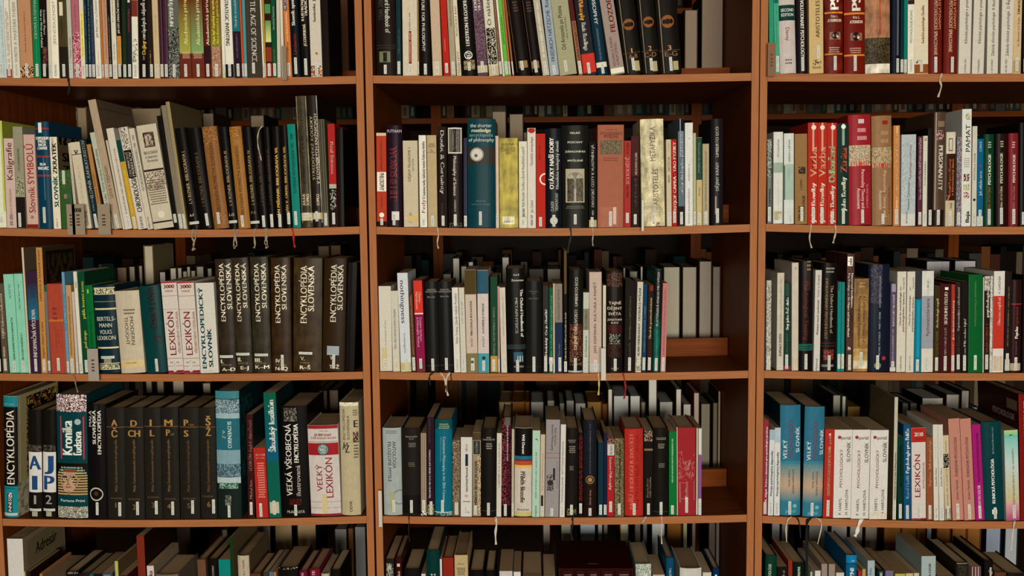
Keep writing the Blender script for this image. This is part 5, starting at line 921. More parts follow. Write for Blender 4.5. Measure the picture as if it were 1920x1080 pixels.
# neighbours share a lean where they touch, and never cross
groups = {}
for bk in FRONT: groups.setdefault((bk['row'], bk['bay']), []).append(bk)
for key, g in groups.items():
    for bk in g:
        bk['zb'] = max(surf(bk['row'], bk['bay'], bk['X0']), surf(bk['row'], bk['bay'], bk['X1']))
        bk['s'] = (bk['XT'] - bk['X0']) / max(0.03, bk['ZT'] - bk['zb'])
        bk['s0'] = bk['s']
    for i, bk in enumerate(g[:-1]):
        n = g[i + 1]
        if n['X0'] - bk['X1'] < 0.004: bk['s'] = 0.5 * (bk['s0'] + n['s0'])
        if n['X0'] < bk['X1']: bk['X1'] = n['X0'] = 0.5 * (bk['X1'] + n['X0'])
    lo, hi = INNER[key[1]]
    for i, bk in enumerate(g):
        H = bk['ZT'] - bk['zb']
        th = math.atan(bk['s'])
        w = (bk['X1'] - bk['X0']) * math.cos(th) - 0.0003
        if i + 1 < len(g):
            n = g[i + 1]; hm = min(H, n['ZT'] - n['zb'])
            gap = n['X0'] + hm * n['s'] - (bk['X0'] + hm * bk['s'])
            w = min(w, gap * math.cos(th) - 0.0003)
        bk['w'] = max(0.0022, w); bk['th'] = th
        bk['h'] = (H - (bk['w'] * math.sin(abs(th)))) / math.cos(th)
    for bk in g:                                     # keep inside the bay
        reach_l = bk['X0'] + min(0, bk['h'] * math.sin(bk['th'])); reach_r = bk['X0'] + bk['w'] + max(0, bk['h'] * math.sin(bk['th']))
        if reach_l < lo + 0.001:
            d = lo + 0.001 - reach_l
            if d < bk['w'] * 0.5 and bk is g[0]: bk['X0'] += d; bk['w'] -= d
            elif bk is g[0]: bk['X0'] += d
        if reach_r > hi - 0.001: bk['X0'] -= reach_r - hi + 0.001

# ------------------------------------------------------------------ lettering
TEXT = {}
for bk in FRONT:
    for o in bk['ops']:
        if o[0] in ('U', 'D', 'H', 'UB', 'DB', 'HB', 'V') and o[1].strip(): TEXT[o[1], o[0].endswith('B')] = None
        if o[0] in ('QT', 'qT'): TEXT[o[1], True] = None
TEXT['008', True] = None
tmp = bpy.data.collections.new('lettering'); SC.collection.children.link(tmp)
objs = []
for (t, bold) in TEXT:
    cu = bpy.data.curves.new('t', 'FONT'); cu.body = t; cu.size = 1.0; cu.resolution_u = 3; cu.fill_mode = 'FRONT'
    cu.offset = 0.0
    o = bpy.data.objects.new('t', cu); tmp.objects.link(o); objs.append((t, bold, o))
bpy.context.view_layer.update()
dg = bpy.context.evaluated_depsgraph_get()
for t, bold, o in objs:
    me = bpy.data.meshes.new_from_object(o.evaluated_get(dg))
    vs = [(v.co.x, v.co.y) for v in me.vertices]; fs = [tuple(p.vertices) for p in me.polygons]
    if vs:
        x0 = min(v[0] for v in vs); x1 = max(v[0] for v in vs)
        vs = [(v[0] - x0, v[1]) for v in vs]; L = max(1e-3, x1 - x0)
        if bold:                                      # heavier strokes: the same letters once more, a hair to the side
            n0 = len(vs); f0 = fs; v0 = vs
            for k in (0.04, 0.08): fs = fs + [tuple(i + len(vs) for i in f) for f in f0]; vs = vs + [(v[0] + k, v[1]) for v in v0]
            L += 0.08
        else:
            n0 = len(vs); fs = fs + [tuple(i + n0 for i in f) for f in fs]; vs = vs + [(v[0] + 0.02, v[1]) for v in vs]; L += 0.02
        TEXT[t, bold] = (vs, fs, L)
    cu = o.data; bpy.data.objects.remove(o); bpy.data.curves.remove(cu); bpy.data.meshes.remove(me)
SC.collection.children.unlink(tmp); bpy.data.collections.remove(tmp)
CAP = 0.73

# ------------------------------------------------------------------ one book
class Spine:
    """the printed face of a spine: x across, z up, the face bowed by f(x)"""
    def __init__(s, shape, w, h, b, flat, rnd, ztop, zbot, crop):
        s.s, s.w, s.h, s.b, s.flat, s.rnd = shape, w, h, b, flat, rnd
        s.k = 0; s.crop = crop
    def f(s, x):
        t = min(1.0, abs(2 * x / s.w - 1))
        return s.b * (t ** (8 if s.flat else 2.4))
    def eps(s): return 0.00012 + 0.00005 * s.k
    def Z(s, y):                                      # crop pixel height -> height on the spine
        return s.crop(y)
    def rect(s, u0, z0, u1, z1, c, c2=None, n=None, dz=1):
        if z0 > z1: z0, z1 = z1, z0
        z0 = max(0.0004, z0); z1 = min(s.h - 0.0003, z1)
        if z1 <= z0: return
        n = n or (1 if (u1 - u0) * s.w < 0.0035 else max(2, int(10 * (u1 - u0)))); e = s.eps()
        u0 = max(0.004, u0); u1 = min(0.996, u1)
        for i in range(n):
            xa = (u0 + (u1 - u0) * i / n) * s.w; xb = (u0 + (u1 - u0) * (i + 1) / n) * s.w
            ya, yb = s.f(xa) - e, s.f(xb) - e
            for j in range(dz):
                za, zb = z0 + (z1 - z0) * j / dz, z0 + (z1 - z0) * (j + 1) / dz
                if c2:
                    A = tuple(c[q] + (c2[q] - c[q]) * j / dz for q in range(4)); B = tuple(c[q] + (c2[q] - c[q]) * (j + 1) / dz for q in range(4))
                    cc = [A, A, B, B]
                else: cc = c
                s.s.face([(xa, ya, za), (xb, yb, za), (xb, yb, zb), (xa, ya, zb)], cc)
    def disc(s, u, z, r, c, n=20):
        e = s.eps(); x = u * s.w; P = []
        for i in range(n):
            a = 2 * math.pi * i / n; X = min(max(x + r * math.cos(a), 0.0002), s.w - 0.0002); Zz = min(max(z + r * math.sin(a), 0.0005), s.h - 0.0005)
            P.append((X, s.f(X) - e, Zz))
        C = (min(max(x, 0.0002), s.w - 0.0002), s.f(min(max(x, 0), s.w)) - e, z)
        for i in range(n): s.s.face([C, P[i], P[(i + 1) % n]], c)
    def text(s, key, ori, a, asz, b0, b1, c):
        T = TEXT.get(key)
        if not T: return
        vs, fs, L = T; e = s.eps(); w = s.w
        if ori in 'UD':
            z0, z1 = sorted((s.Z(b0), s.Z(b1))); size = asz * w / CAP; k = (z1 - z0) / L; x = a * w
            k = min(k, size * 1.6); size = min(size, k * 2.4)
            if ori == 'U': P = [(x - (v[1] - CAP / 2) * size, z0 + v[0] * k) for v in vs]
            else: P = [(x + (v[1] - CAP / 2) * size, z1 - v[0] * k) for v in vs]
        else:
            z = s.Z(a); sz = abs(s.Z(a) - s.Z(a + asz)) / CAP; k = (b1 - b0) * w / L
            if k > 1.5 * sz:
                m = (b0 + b1) / 2 * w; k = 1.5 * sz; x0 = m - k * L / 2
            else: x0 = b0 * w
            P = [(x0 + v[0] * k, z + (v[1] - CAP / 2) * sz) for v in vs]
        zmax = s.h - 0.0004
        for f in fs:
            q = [P[i] for i in f]
            s.drape(q, c, e, zmax)
    def drape(s, q, c, e, zmax, depth=0):             # lay a flat triangle on the bowed spine, cut finely enough to follow it
        zc = [p[1] for p in q]
        if min(zc) > zmax or max(zc) < 0.0004: return
        w = s.w; xs_ = [p[0] for p in q]
        if not s.flat and depth < 7 and len(q) == 3 and max(xs_) - min(xs_) > w * 0.10:
            L = [((q[i][0] - q[(i + 1) % 3][0]) ** 2, i) for i in range(3)]; i = max(L)[1]
            a, b_, c_ = q[i], q[(i + 1) % 3], q[(i + 2) % 3]; m = ((a[0] + b_[0]) / 2, (a[1] + b_[1]) / 2)
            s.drape([a, m, c_], c, e, zmax, depth + 1); s.drape([m, b_, c_], c, e, zmax, depth + 1); return
        s.s.face([(min(max(p[0], 0.0002), w - 0.0002), s.f(min(max(p[0], 0), w)) - e, min(max(p[1], 0.0004), zmax)) for p in q], c)
    def scribble(s, uc, us, y0, y1, c):               # print too small to read: broken strokes along the spine
        z0, z1 = sorted((s.Z(y0), s.Z(y1))); z = z0; hw = us * 0.5
        while z < z1:
            l = 0.0008 + s.rnd.random() * 0.0011
            if s.rnd.random() < 0.16: z += l; continue
            d = s.rnd.random() * 0.5
            s.rect(uc - hw * (0.5 + d), z, uc + hw * (0.5 + s.rnd.random() * 0.5), min(z1, z + l * 0.62), c, n=1); z += l + 0.0003
    def lines(s, y, ys, u0, u1, c, n):
        zt, zb = s.Z(y - ys / 2), s.Z(y + ys / 2); step = (zt - zb) / max(1, n)
        for i in range(int(n)):
            z = zb + step * (i + 0.2); ins = s.rnd.random() * 0.12 * (u1 - u0); u = u0 + ins
            while u < u1 - ins:
                du = (0.0012 + s.rnd.random() * 0.0028) / s.w
                s.rect(u, z, min(u1, u + du * 0.8), z + step * 0.5, c, n=1); u += du + 0.0004 / s.w
    def mosaic(s, u0, y0, u1, y1, cs):
        z0, z1 = sorted((s.Z(y0), s.Z(y1))); z0 = max(0, z0); z1 = min(s.h, z1)
        nx = max(2, int((u1 - u0) * s.w / 0.0016)); nz = max(2, int((z1 - z0) / 0.0019))
        px_, pz = s.rnd.random() * 50, s.rnd.random() * 50; n = len(cs)
        vals = []
        for i in range(nx):
            for j in range(nz):
                v = math.sin(i * 0.9 + px_) + math.sin(j * 0.55 + pz) + math.sin((i + j) * 0.7 + px_) + s.rnd.uniform(-0.9, 0.9)
                c = cs[int((v + 9) * n / 2.2) % n]
                s.rect(u0 + (u1 - u0) * i / nx, z0 + (z1 - z0) * j / nz, u0 + (u1 - u0) * (i + 1) / nx, z0 + (z1 - z0) * (j + 1) / nz, c, n=1)

def cover_shell(S, w, d, h, kind, base, side, board):
    flat = kind in 'fpt'
    b = {'h': min(0.14 * w, 0.0055) + 0.0006, 'e': min(0.08 * w, 0.004) + 0.0006, 'f': 0.0010, 'p': 0.0006, 't': 0.0003}[kind]
    n = 12 if kind in 'he' else 4
    us = [i / n for i in range(n + 1)] if kind in 'he' else [0, 0.06, 0.5, 0.94, 1]
    fx = lambda x: b * (min(1, abs(2 * x / w - 1)) ** (8 if flat else 2.4))
    out = [(0, d)]
    if kind in 'he' and w > 0.008: out += [(0, b + 0.010), (0.0007, b + 0.006), (0, b + 0.003)]
    out += [(u * w, fx(u * w)) for u in us]
    nf0 = len(out) - len(us); nf1 = len(out) - 1
    if kind in 'he' and w > 0.008: out += [(w, b + 0.003), (w - 0.0007, b + 0.006), (w, b + 0.010)]
    out += [(w, d)]
    t = board; inn = []
    for (x, y) in out:
        inn.append((min(max(x, t), w - t), max(y, fx(min(max(x, t), w - t)) + t) if y < d else d))
    for i in range(len(out) - 1):
        a, c = out[i], out[i + 1]; ai, ci = inn[i], inn[i + 1]
        cc = base if nf0 <= i < nf1 else side
        S.face([(a[0], a[1], 0), (c[0], c[1], 0), (c[0], c[1], h), (a[0], a[1], h)], cc)
        S.face([(ci[0], ci[1], 0), (ai[0], ai[1], 0), (ai[0], ai[1], h), (ci[0], ci[1], h)], side)
        S.face([(a[0], a[1], h), (c[0], c[1], h), (ci[0], ci[1], h), (ai[0], ai[1], h)], cc)
        S.face([(a[0], a[1], 0), (ai[0], ai[1], 0), (ci[0], ci[1], 0), (c[0], c[1], 0)], cc)
    for o_, i_ in ((out[0], inn[0]), (out[-1], inn[-1])):
        S.face([(o_[0], o_[1], 0), (i_[0], i_[1], 0), (i_[0], i_[1], h), (o_[0], o_[1], h)], side)
    return b, flat
KIND_NAME = {'h': 'hardback_book', 'f': 'hardback_book', 'p': 'paperback_book', 't': 'thin_booklet', 'e': 'encyclopedia_volume'}
SHELF = {'A': 'top', 'B': 'second', 'C': 'third', 'D': 'fourth', 'E': 'bottom'}
def place_word(row, bay): return '%s shelf of %s bay' % (SHELF[row], BAYS[bay])

def make_book(bk):
    w, h, kind, rnd = bk['w'], bk['h'], bk['kind'], bk['rnd']
    d = min(0.232, max(0.125, h * 0.70)) * (0.94 + 0.06 * rnd.random())
    if kind == 'e': d = 0.175
    if kind == 'p': d = min(d, 0.170)
    d = bk.get('d', d)
    root = empty(KIND_NAME[kind], (bk['X0'], bk['y'], bk['z']))
    root.rotation_euler = (0, bk['th'], 0)
    tag(root, bk['label'], 'book', bk['group'])
    base = col(bk['base']); side = base
    for o in bk['ops']:
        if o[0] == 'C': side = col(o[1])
    board = {'h': 0.0024, 'f': 0.0024, 'e': 0.003, 'p': 0.0005, 't': 0.0004}[kind]
    board = min(board, w * 0.2)
    S = Shape()
    b, flat = cover_shell(S, w, d, h, kind, base, side, board)
    tile = bk['tile']; zw = bk['z']; ct = math.cos(bk['th'])
    X0, Y0 = bk['X0'], bk['y']
    pxm = tile[2] + 0
    def crop(y):
        p = at(bk['pxmid'], tile[3] + y / tile[4], Y0)
        return (p.z - zw) / ct
    sp = Spine(S, w, h, b, flat, rnd, 0, 0, crop)
    sticker = 'auto'
    for o in bk['ops']:
        sp.k += 1; k = o[0]
        if k == 'C': continue
        elif k == 'B': sp.rect(0.002, crop(float(o[1])), 0.998, crop(float(o[2])), col(o[3]))
        elif k == 'G': sp.rect(0.002, crop(float(o[2])), 0.998, crop(float(o[1])), col(o[3]), col(o[4]), dz=14)
        elif k == 'R': sp.rect(float(o[1]), crop(float(o[2])), float(o[3]), crop(float(o[4])), col(o[5]))
        elif k == 'O': sp.disc(float(o[1]), crop(float(o[2])), float(o[3]) * w, col(o[4]))
        elif k == 'N': sp.mosaic(float(o[1]), float(o[2]), float(o[3]), float(o[4]), [col(c) for c in o[5].split(',')])
        elif k == 'L': sp.scribble(float(o[1]), float(o[2]), float(o[3]), float(o[4]), col(o[5]))
        elif k == 'M': sp.lines(float(o[1]), float(o[2]), float(o[3]), float(o[4]), col(o[5]), float(o[6]) if len(o) > 6 else 1)
        elif k in ('U', 'D', 'UB', 'DB'): sp.text((o[1], k.endswith('B')), k[0], float(o[2]), float(o[3]), float(o[4]), float(o[5]), col(o[6]))
        elif k in ('H', 'HB'): sp.text((o[1], k.endswith('B')), 'H', float(o[2]), float(o[3]), float(o[4]), float(o[5]), col(o[6]))
        elif k == 'S': sticker = ('v', float(o[1]), float(o[2]), float(o[3]))
        elif k == 'SH': sticker = ('h', float(o[1]), float(o[2]), float(o[3]))
        elif k == 'X': sticker = None
        elif k == 'P': mask(sp, crop)
        elif k == 'W': building(sp, crop)
        elif k == 'V': cover_print(S, w, d, h, rnd)
        elif k in ('Q', 'q'):                         # printed panel on the right (Q) or left (q) board
            cs = [col(c) for c in o[5].split(',')]; xx = w + 0.0002 + 0.00008 * sp.k if k == 'Q' else -0.0002 - 0.00008 * sp.k
            a0, z0, a1, z1 = float(o[1]) * d, float(o[2]) * h, float(o[3]) * d, float(o[4]) * h
            n = 1 if len(cs) == 1 else max(3, int((a1 - a0) / 0.0045)); m = 1 if len(cs) == 1 else max(3, int((z1 - z0) / 0.0045)); r1 = rnd.random() * 9
            for i in range(n):
                for j in range(m):
                    v = math.sin(i * .45 + r1) + math.sin(j * .3 + r1 * 2) + rnd.uniform(-.4, .4)
                    c = cs[int((v + 9) * len(cs) / 2.4) % len(cs)]
                    p = [(xx, a0 + (a1 - a0) * i / n, z0 + (z1 - z0) * j / m), (xx, a0 + (a1 - a0) * (i + 1) / n, z0 + (z1 - z0) * j / m), (xx, a0 + (a1 - a0) * (i + 1) / n, z0 + (z1 - z0) * (j + 1) / m), (xx, a0 + (a1 - a0) * i / n, z0 + (z1 - z0) * (j + 1) / m)]
                    S.face(p, c)
        elif k in ('QT', 'qT'):
            vs, fs, L = TEXT[o[1], True]; a0, a1, z0, sz = float(o[2]) * d, float(o[3]) * d, float(o[4]) * h, float(o[5]) * h / CAP; kk = (a1 - a0) / L
            xx = w + 0.0002 + 0.00008 * sp.k if k == 'QT' else -0.0002 - 0.00008 * sp.k
            for f in fs: S.face([(xx, (a0 + vs[i][0] * kk) if k == 'QT' else (a1 - vs[i][0] * kk), z0 + vs[i][1] * sz) for i in f], col(o[6]))
    mat = M_FILM if kind == 'e' and 'film' in bk['desc'] else (M_GLOSS if (kind in 'he' or 'glossy' in bk['desc'] or rnd.random() < 0.3) else M_MATTE)
    if 'film' in bk['desc']: mat = M_FILM
    S.build('cover', mat, root)
    P = Shape(); sq = 0.003 if kind in 'hfe' else 0.0002
    pc = col(rnd.choice(['b09470', 'a48660', 'b49a78', '9a8060', 'a88c68']))
    e = 0.0001
    if w - 2 * board > 0.0006:
        P.box(board + e, w - board - e, b + board + 0.0006, d - (sq if kind in 'hfe' else 0.0002), sq, h - sq, pc)
        P.build('pages', M_PAGES, root)
    if sticker == 'auto' and bk['row'] != 'E': sticker = ('v', 0.5, None, None)
    if bk['row'] == 'E' and sticker == 'auto': sticker = None
    if sticker:
        L = Shape(); ls = Spine(L, w, h, b, flat, rnd, 0, 0, crop); ls.k = sp.k + 3; white = col('b8b8ac'); ink = col('2c2a28')
        if sticker[0] == 'v':
            z0, z1 = (crop(sticker[3]), crop(sticker[2])) if sticker[2] is not None else (0.004, 0.034)
            z0 = max(z0, 0.003); hw = min(0.0034, w * 0.4) / w; u = sticker[1]
            ls.rect(u - hw, z0, u + hw, z1, white); ls.k += 3
            z = z0 + 0.0025
            while z < z1 - 0.003:
                l = 0.0022 + rnd.random() * 0.0008
                ls.rect(u - hw * 0.45, z, u + hw * 0.45, z + 0.0006, ink, n=1)
                if rnd.random() < 0.6: ls.rect(u - hw * 0.5, z, u - hw * 0.2, z + l * 0.6, ink, n=1)
                if rnd.random() < 0.6: ls.rect(u + hw * 0.15, z, u + hw * 0.45, z + l * 0.6, ink, n=1)
                z += l + 0.0008
        else:
            zc = crop(sticker[1]); z0, z1 = zc - 0.0032, zc + 0.0032; u0, u1 = sticker[2], sticker[3]
            ls.rect(u0, z0, u1, z1, white); ls.k += 3
            u = u0 + 0.05
            while u < u1 - 0.06:
                l = 0.0022 / w
                ls.rect(u, z0 + 0.0018, u + 0.0006 / w, z1 - 0.0018, ink, n=1)
                if rnd.random() < 0.6: ls.rect(u, z0 + 0.0018, u + l * 0.7, z0 + 0.0024, ink, n=1)
                if rnd.random() < 0.6: ls.rect(u, z1 - 0.0024, u + l * 0.7, z1 - 0.0018, ink, n=1)
                u += l * 1.35
        L.build('call_number_label', M_PAPER, root)
    return root

def mask(sp, crop):                                   # a gilded royal mask with a striped headcloth, plain faced
    w = sp.w; z0, z1 = crop(848), crop(612); cz = (z0 + z1) / 2; H = z1 - z0
    sp.rect(0.003, z0, 0.997, z1, col('14100f')); sp.k += 1
    n = 11
    for i in range(n):                                # stripes of the headcloth
        t = i / n; z = z0 + H * t * 0.92; half = 0.5 * (1 - max(0, t - 0.62) ** 1.6 * 2.2)
        sp.rect(max(0.01, 0.5 - half), z, min(0.99, 0.5 + half), z + H * 0.05, col('a88c5c' if i < 8 else '98a07c'))
    sp.k += 1
    sp.disc(0.42, z0 + H * 0.44, 0.30 * w, col('a8846c')); sp.k += 1
    sp.disc(0.40, z0 + H * 0.26, 0.20 * w, col('b08c74')); sp.k += 1
    sp.rect(0.22, z0 + H * 0.72, 0.66, z0 + H * 0.80, col('8a3c30')); sp.rect(0.24, z0 + H * 0.80, 0.64, z0 + H * 0.86, col('2c6c54')); sp.k += 1
    for u in (0.26, 0.52):
        sp.rect(u - 0.08, z0 + H * 0.535, u + 0.08, z0 + H * 0.555, col('1c1410')); sp.disc(u, z0 + H * 0.50, 0.045 * w, col('d0c4b0')); sp.k += 1
        sp.disc(u, z0 + H * 0.50, 0.028 * w, col('100c0a')); sp.rect(u - 0.08, z0 + H * 0.59, u + 0.08, z0 + H * 0.602, col('3c2c20')); sp.k += 1
    sp.rect(0.35, z0 + H * 0.33, 0.40, z0 + H * 0.50, col('906c54')); sp.rect(0.33, z0 + H * 0.32, 0.44, z0 + H * 0.345, col('6c4838')); sp.k += 1
    sp.rect(0.30, z0 + H * 0.235, 0.47, z0 + H * 0.265, col('7c3c34')); sp.k += 1
    sp.disc(0.73, z0 + H * 0.46, 0.045 * w, col('9c7860')); sp.rect(0.36, z0, 0.44, z0 + H * 0.12, col('8c7048'))
def building(sp, crop):                               # white line drawing: roofs, gable, columns
    c = col('c09890'); w = sp.w; e = sp.eps()
    def line(u0, y0, u1, y1, t=0.0005):
        a = Vector((u0 * w, crop(y0))); b = Vector((u1 * w, crop(y1))); n = Vector((-(b - a).y, (b - a).x))
        if n.length < 1e-7: return
        n = n.normalized() * t * 0.5
        q = [a - n, b - n, b + n, a + n]
        sp.s.face([(min(max(p.x, 0.0002), w - 0.0002), sp.f(p.x) - e, p.y) for p in q], c)
    for L in ((.0, 590, .98, 545), (.02, 580, .95, 552), (.0, 640, .5, 605), (.5, 605, .98, 575), (.0, 660, .98, 610), (.0, 690, .45, 640), (.45, 640, .98, 680), (.0, 745, .98, 735), (.0, 755, .98, 748),
              (.08, 755, .1, 905), (.14, 755, .16, 905), (.5, 750, .5, 905), (.55, 750, .56, 905), (.2, 760, .48, 765), (.2, 880, .98, 885), (.92, 750, .93, 890), (.0, 975, .98, 970), (.1, 905, .18, 905), (.05, 535, .25, 535), (.22, 560, .2, 520), (.1, 600, .16, 570)):
        line(*L)
    for i in range(60):
        u = sp.rnd.random() * 0.9 + 0.03; y = 600 + sp.rnd.random() * 140
        line(u, y, u + sp.rnd.uniform(-.08, .12), y + sp.rnd.uniform(-40, 30))
def cover_print(S, w, d, h, rnd):                     # fine lines and a big word on the front board of the directory
    c = col('54442c'); e = w + 0.0003
    z = 0.02
    while z < h - 0.012:
        S.face([(e, 0.02, z), (e, d - 0.008, z), (e, d - 0.008, z + 0.0012), (e, 0.02, z + 0.0012)], c); z += 0.0042
    T = TEXT.get(('Adresár', False))
    if T:
        vs, fs, L = T; k = 0.11 / L; zb = h - 0.062
        for f in fs: S.face([(w + 0.0007, 0.06 + vs[i][0] * k, zb + vs[i][1] * k * 1.3) for i in f], col('181410'))

# ------------------------------------------------------------------ labels that single each book out
seen = {}
for bk in FRONT:
    bk['group'] = 'books in the front row on the %s' % place_word(bk['row'], bk['bay'])
    bk['label'] = '%s, %s' % (bk['desc'], place_word(bk['row'], bk['bay']))
    bk['z'] = bk['zb'] + 0.0006
    p = math.sin(bk['th']) * bk['w']
    if bk['th'] > 0: bk['z'] += p                     # leaning to the right: it stands on its right bottom edge
    X = Vector((bk['X0'] + bk['w'] / 2, bk['y'], bk['z'] + 0.1)) - CAM
    c = Xc * X.x + Yc * X.y + Zc * X.z
    bk['pxmid'] = cx + FOC * c.x / c.z
    seen.setdefault(bk['label'].lower(), []).append(bk)
for k, v in seen.items():
    if len(v) > 1: print('DUPLICATE LABEL', k, len(v))
    if len(k.replace(',', ' ').split()) > 16: print('LONG LABEL', k)
for bk in FRONT: bk['root'] = make_book(bk)

# ------------------------------------------------------------------ rear rows: books facing the other aisle, page edges towards us
YR = 0.335
claimed = set()
rear = []
for tile, ln in parse(REAR):
    t = ln.split(); x0, x1, ty = float(t[0]), float(t[1]), float(t[2]); row, bay = tile[0], tile[1]
    a = at(*px(tile, x0, ty), YR); c = at(*px(tile, x1, ty), YR)
    rear.append([row, bay, a.x, c.x, a.z, t[3], t[4], (px(tile, x0, 0)[0] + px(tile, x1, 0)[0]) / 2])
rear.sort(key=lambda r: (r[0], r[1], r[2]))
for i, R in enumerate(rear):
    row, bay, xa, xb, zt, pc, cc, pxm = R
    lo, hi = INNER[bay]; xa = max(xa, lo + 0.002); xb = min(xb, hi - 0.002)
    if i and rear[i - 1][0] == row and rear[i - 1][1] == bay and rear[i - 1][3] > xa - 0.0006: xa = rear[i - 1][3] + 0.0006
    R[3] = xb
    if xb - xa < 0.004: continue
    rnd = random.Random(i * 7 + 1)
    zb = max(surf(row, bay, xa), surf(row, bay, xb)) + 0.0005
    h = zt - zb; w = xb - xa
    nz = surf(chr(ord(row) - 1) if row != 'A' else 'Z', bay, (xa + xb) / 2) - T_BOARD - 0.004
    h = min(h, nz - zb, 0.33)
    d = 0.155; kind = 'h' if w > 0.012 else 'p'
    root = empty('backward_book', (xb, YR + d, zb)); root.rotation_euler = (0, 0, math.pi)
    cand = sorted([f for f in groups.get((row, bay), []) if id(f) not in claimed], key=lambda f: abs(f['pxmid'] - pxm))
    if cand and abs(cand[0]['pxmid'] - pxm) < 60:
        f = cand[0]; claimed.add(id(f))
        ds = f['desc'].replace(',', '').split()
        lab = 'rear row book behind the %s, %s bay' % (' '.join(ds[:8]), BAYS[bay])
        while len(ds[:8]) and (' '.join(ds[:8]).split()[-1] in ('of', 'a', 'the', 'in', 'with', 'and', 'on', 'to', 'beside', 'between', 'over')): ds = ds[:len(ds[:8]) - 1]
        lab = 'rear row book behind the %s, %s bay' % (' '.join(ds[:8]), BAYS[bay])
        if lab.lower() in seen: lab = 'rear row book behind the %s, %s shelf' % (' '.join(ds[:8]), SHELF[row])
        seen[lab.lower()] = [1]
    else:
        lab = 'rear row book showing only page edges, %s' % place_word(row, bay)
    tag(root, lab, 'book', 'page edges of the rear row on the %s' % place_word(row, bay))
    S = Shape(); cv = col(cc); board = 0.0022 if kind == 'h' else 0.0005
    b, _ = cover_shell(S, w, d, h, kind, cv, cv, board); S.build('cover', M_MATTE, root)
    P = Shape(); sq = 0.003 if kind == 'h' else 0.0003; pcol = col(pc)
    P.box(board + 0.0001, w - board - 0.0001, b + board + 0.0006, d - sq, sq, h - sq, pcol); P.build('pages', M_PAGES, root)

# ------------------------------------------------------------------ boxed set on the bottom shelf
a = at(960 + 350 / 4, 970 + 385 / 4, 0.004); c = at(960 + 908 / 4, 970 + 385 / 4, 0.004); zb = max(surf('E', 1, a.x), surf('E', 1, c.x)) + 0.0006
bw, bh, bd = c.x - a.x, a.z - zb, 0.20; red = col('38110f')
root = empty('slipcase', (a.x, 0.004, zb)); tag(root, 'dark red slipcase holding a five volume set, bottom shelf of middle bay', 'slipcase')
S = Shape(); t = 0.003
S.box(0, t, 0, bd, 0, bh, red); S.box(bw - t, bw, 0, bd, 0, bh, red); S.box(t, bw - t, 0, bd, bh - t, bh, red); S.box(t, bw - t, 0, bd, 0, t, red); S.box(t, bw - t, bd - t, bd, t, bh - t, red)
for i in range(14): S.face([(bw * .40 + i * .0018, .03, bh + .0003), (bw * .40 + i * .0018 + .0012, .03, bh + .0003), (bw * .40 + i * .0018 + .0012, .0335, bh + .0003), (bw * .40 + i * .0018, .0335, bh + .0003)], col('a08c70'))
S.build('case', M_GLOSS, root)
edges = [350, 470, 556, 665, 775, 908]
for i in range(5):
    xa = bw * (edges[i] - 350) / 558 + (t + .0006 if i == 0 else .0005); xb = bw * (edges[i + 1] - 350) / 558 - (t + .0006 if i == 4 else .0005)
    w = xb - xa; h = bh - 2 * t - 0.003; r = empty('hardback_book', (a.x + xa, 0.006, zb + t + .0004))
    tag(r, '%s dark red volume inside the slipcase, bottom shelf of middle bay' % ['first', 'second', 'third', 'fourth', 'fifth'][i], 'book', 'volumes of the boxed set in the slipcase')
    S = Shape(); b, fl = cover_shell(S, w, 0.17, h, 'h', col('30100e'), col('30100e'), .0024)
    sp = Spine(S, w, h, b, False, random.Random(i), 0, 0, lambda y, h=h: h - (y - 395) / 4 * 0.00124)
    sp.lines(432, 10, .25, .8, col('a89880'), 1); S.build('cover', M_MATTE, r)
    P = Shape(); P.box(.0026, w - .0026, b + .004, .166, .003, h - .003, col('a8946c')); P.build('pages', M_PAGES, r)

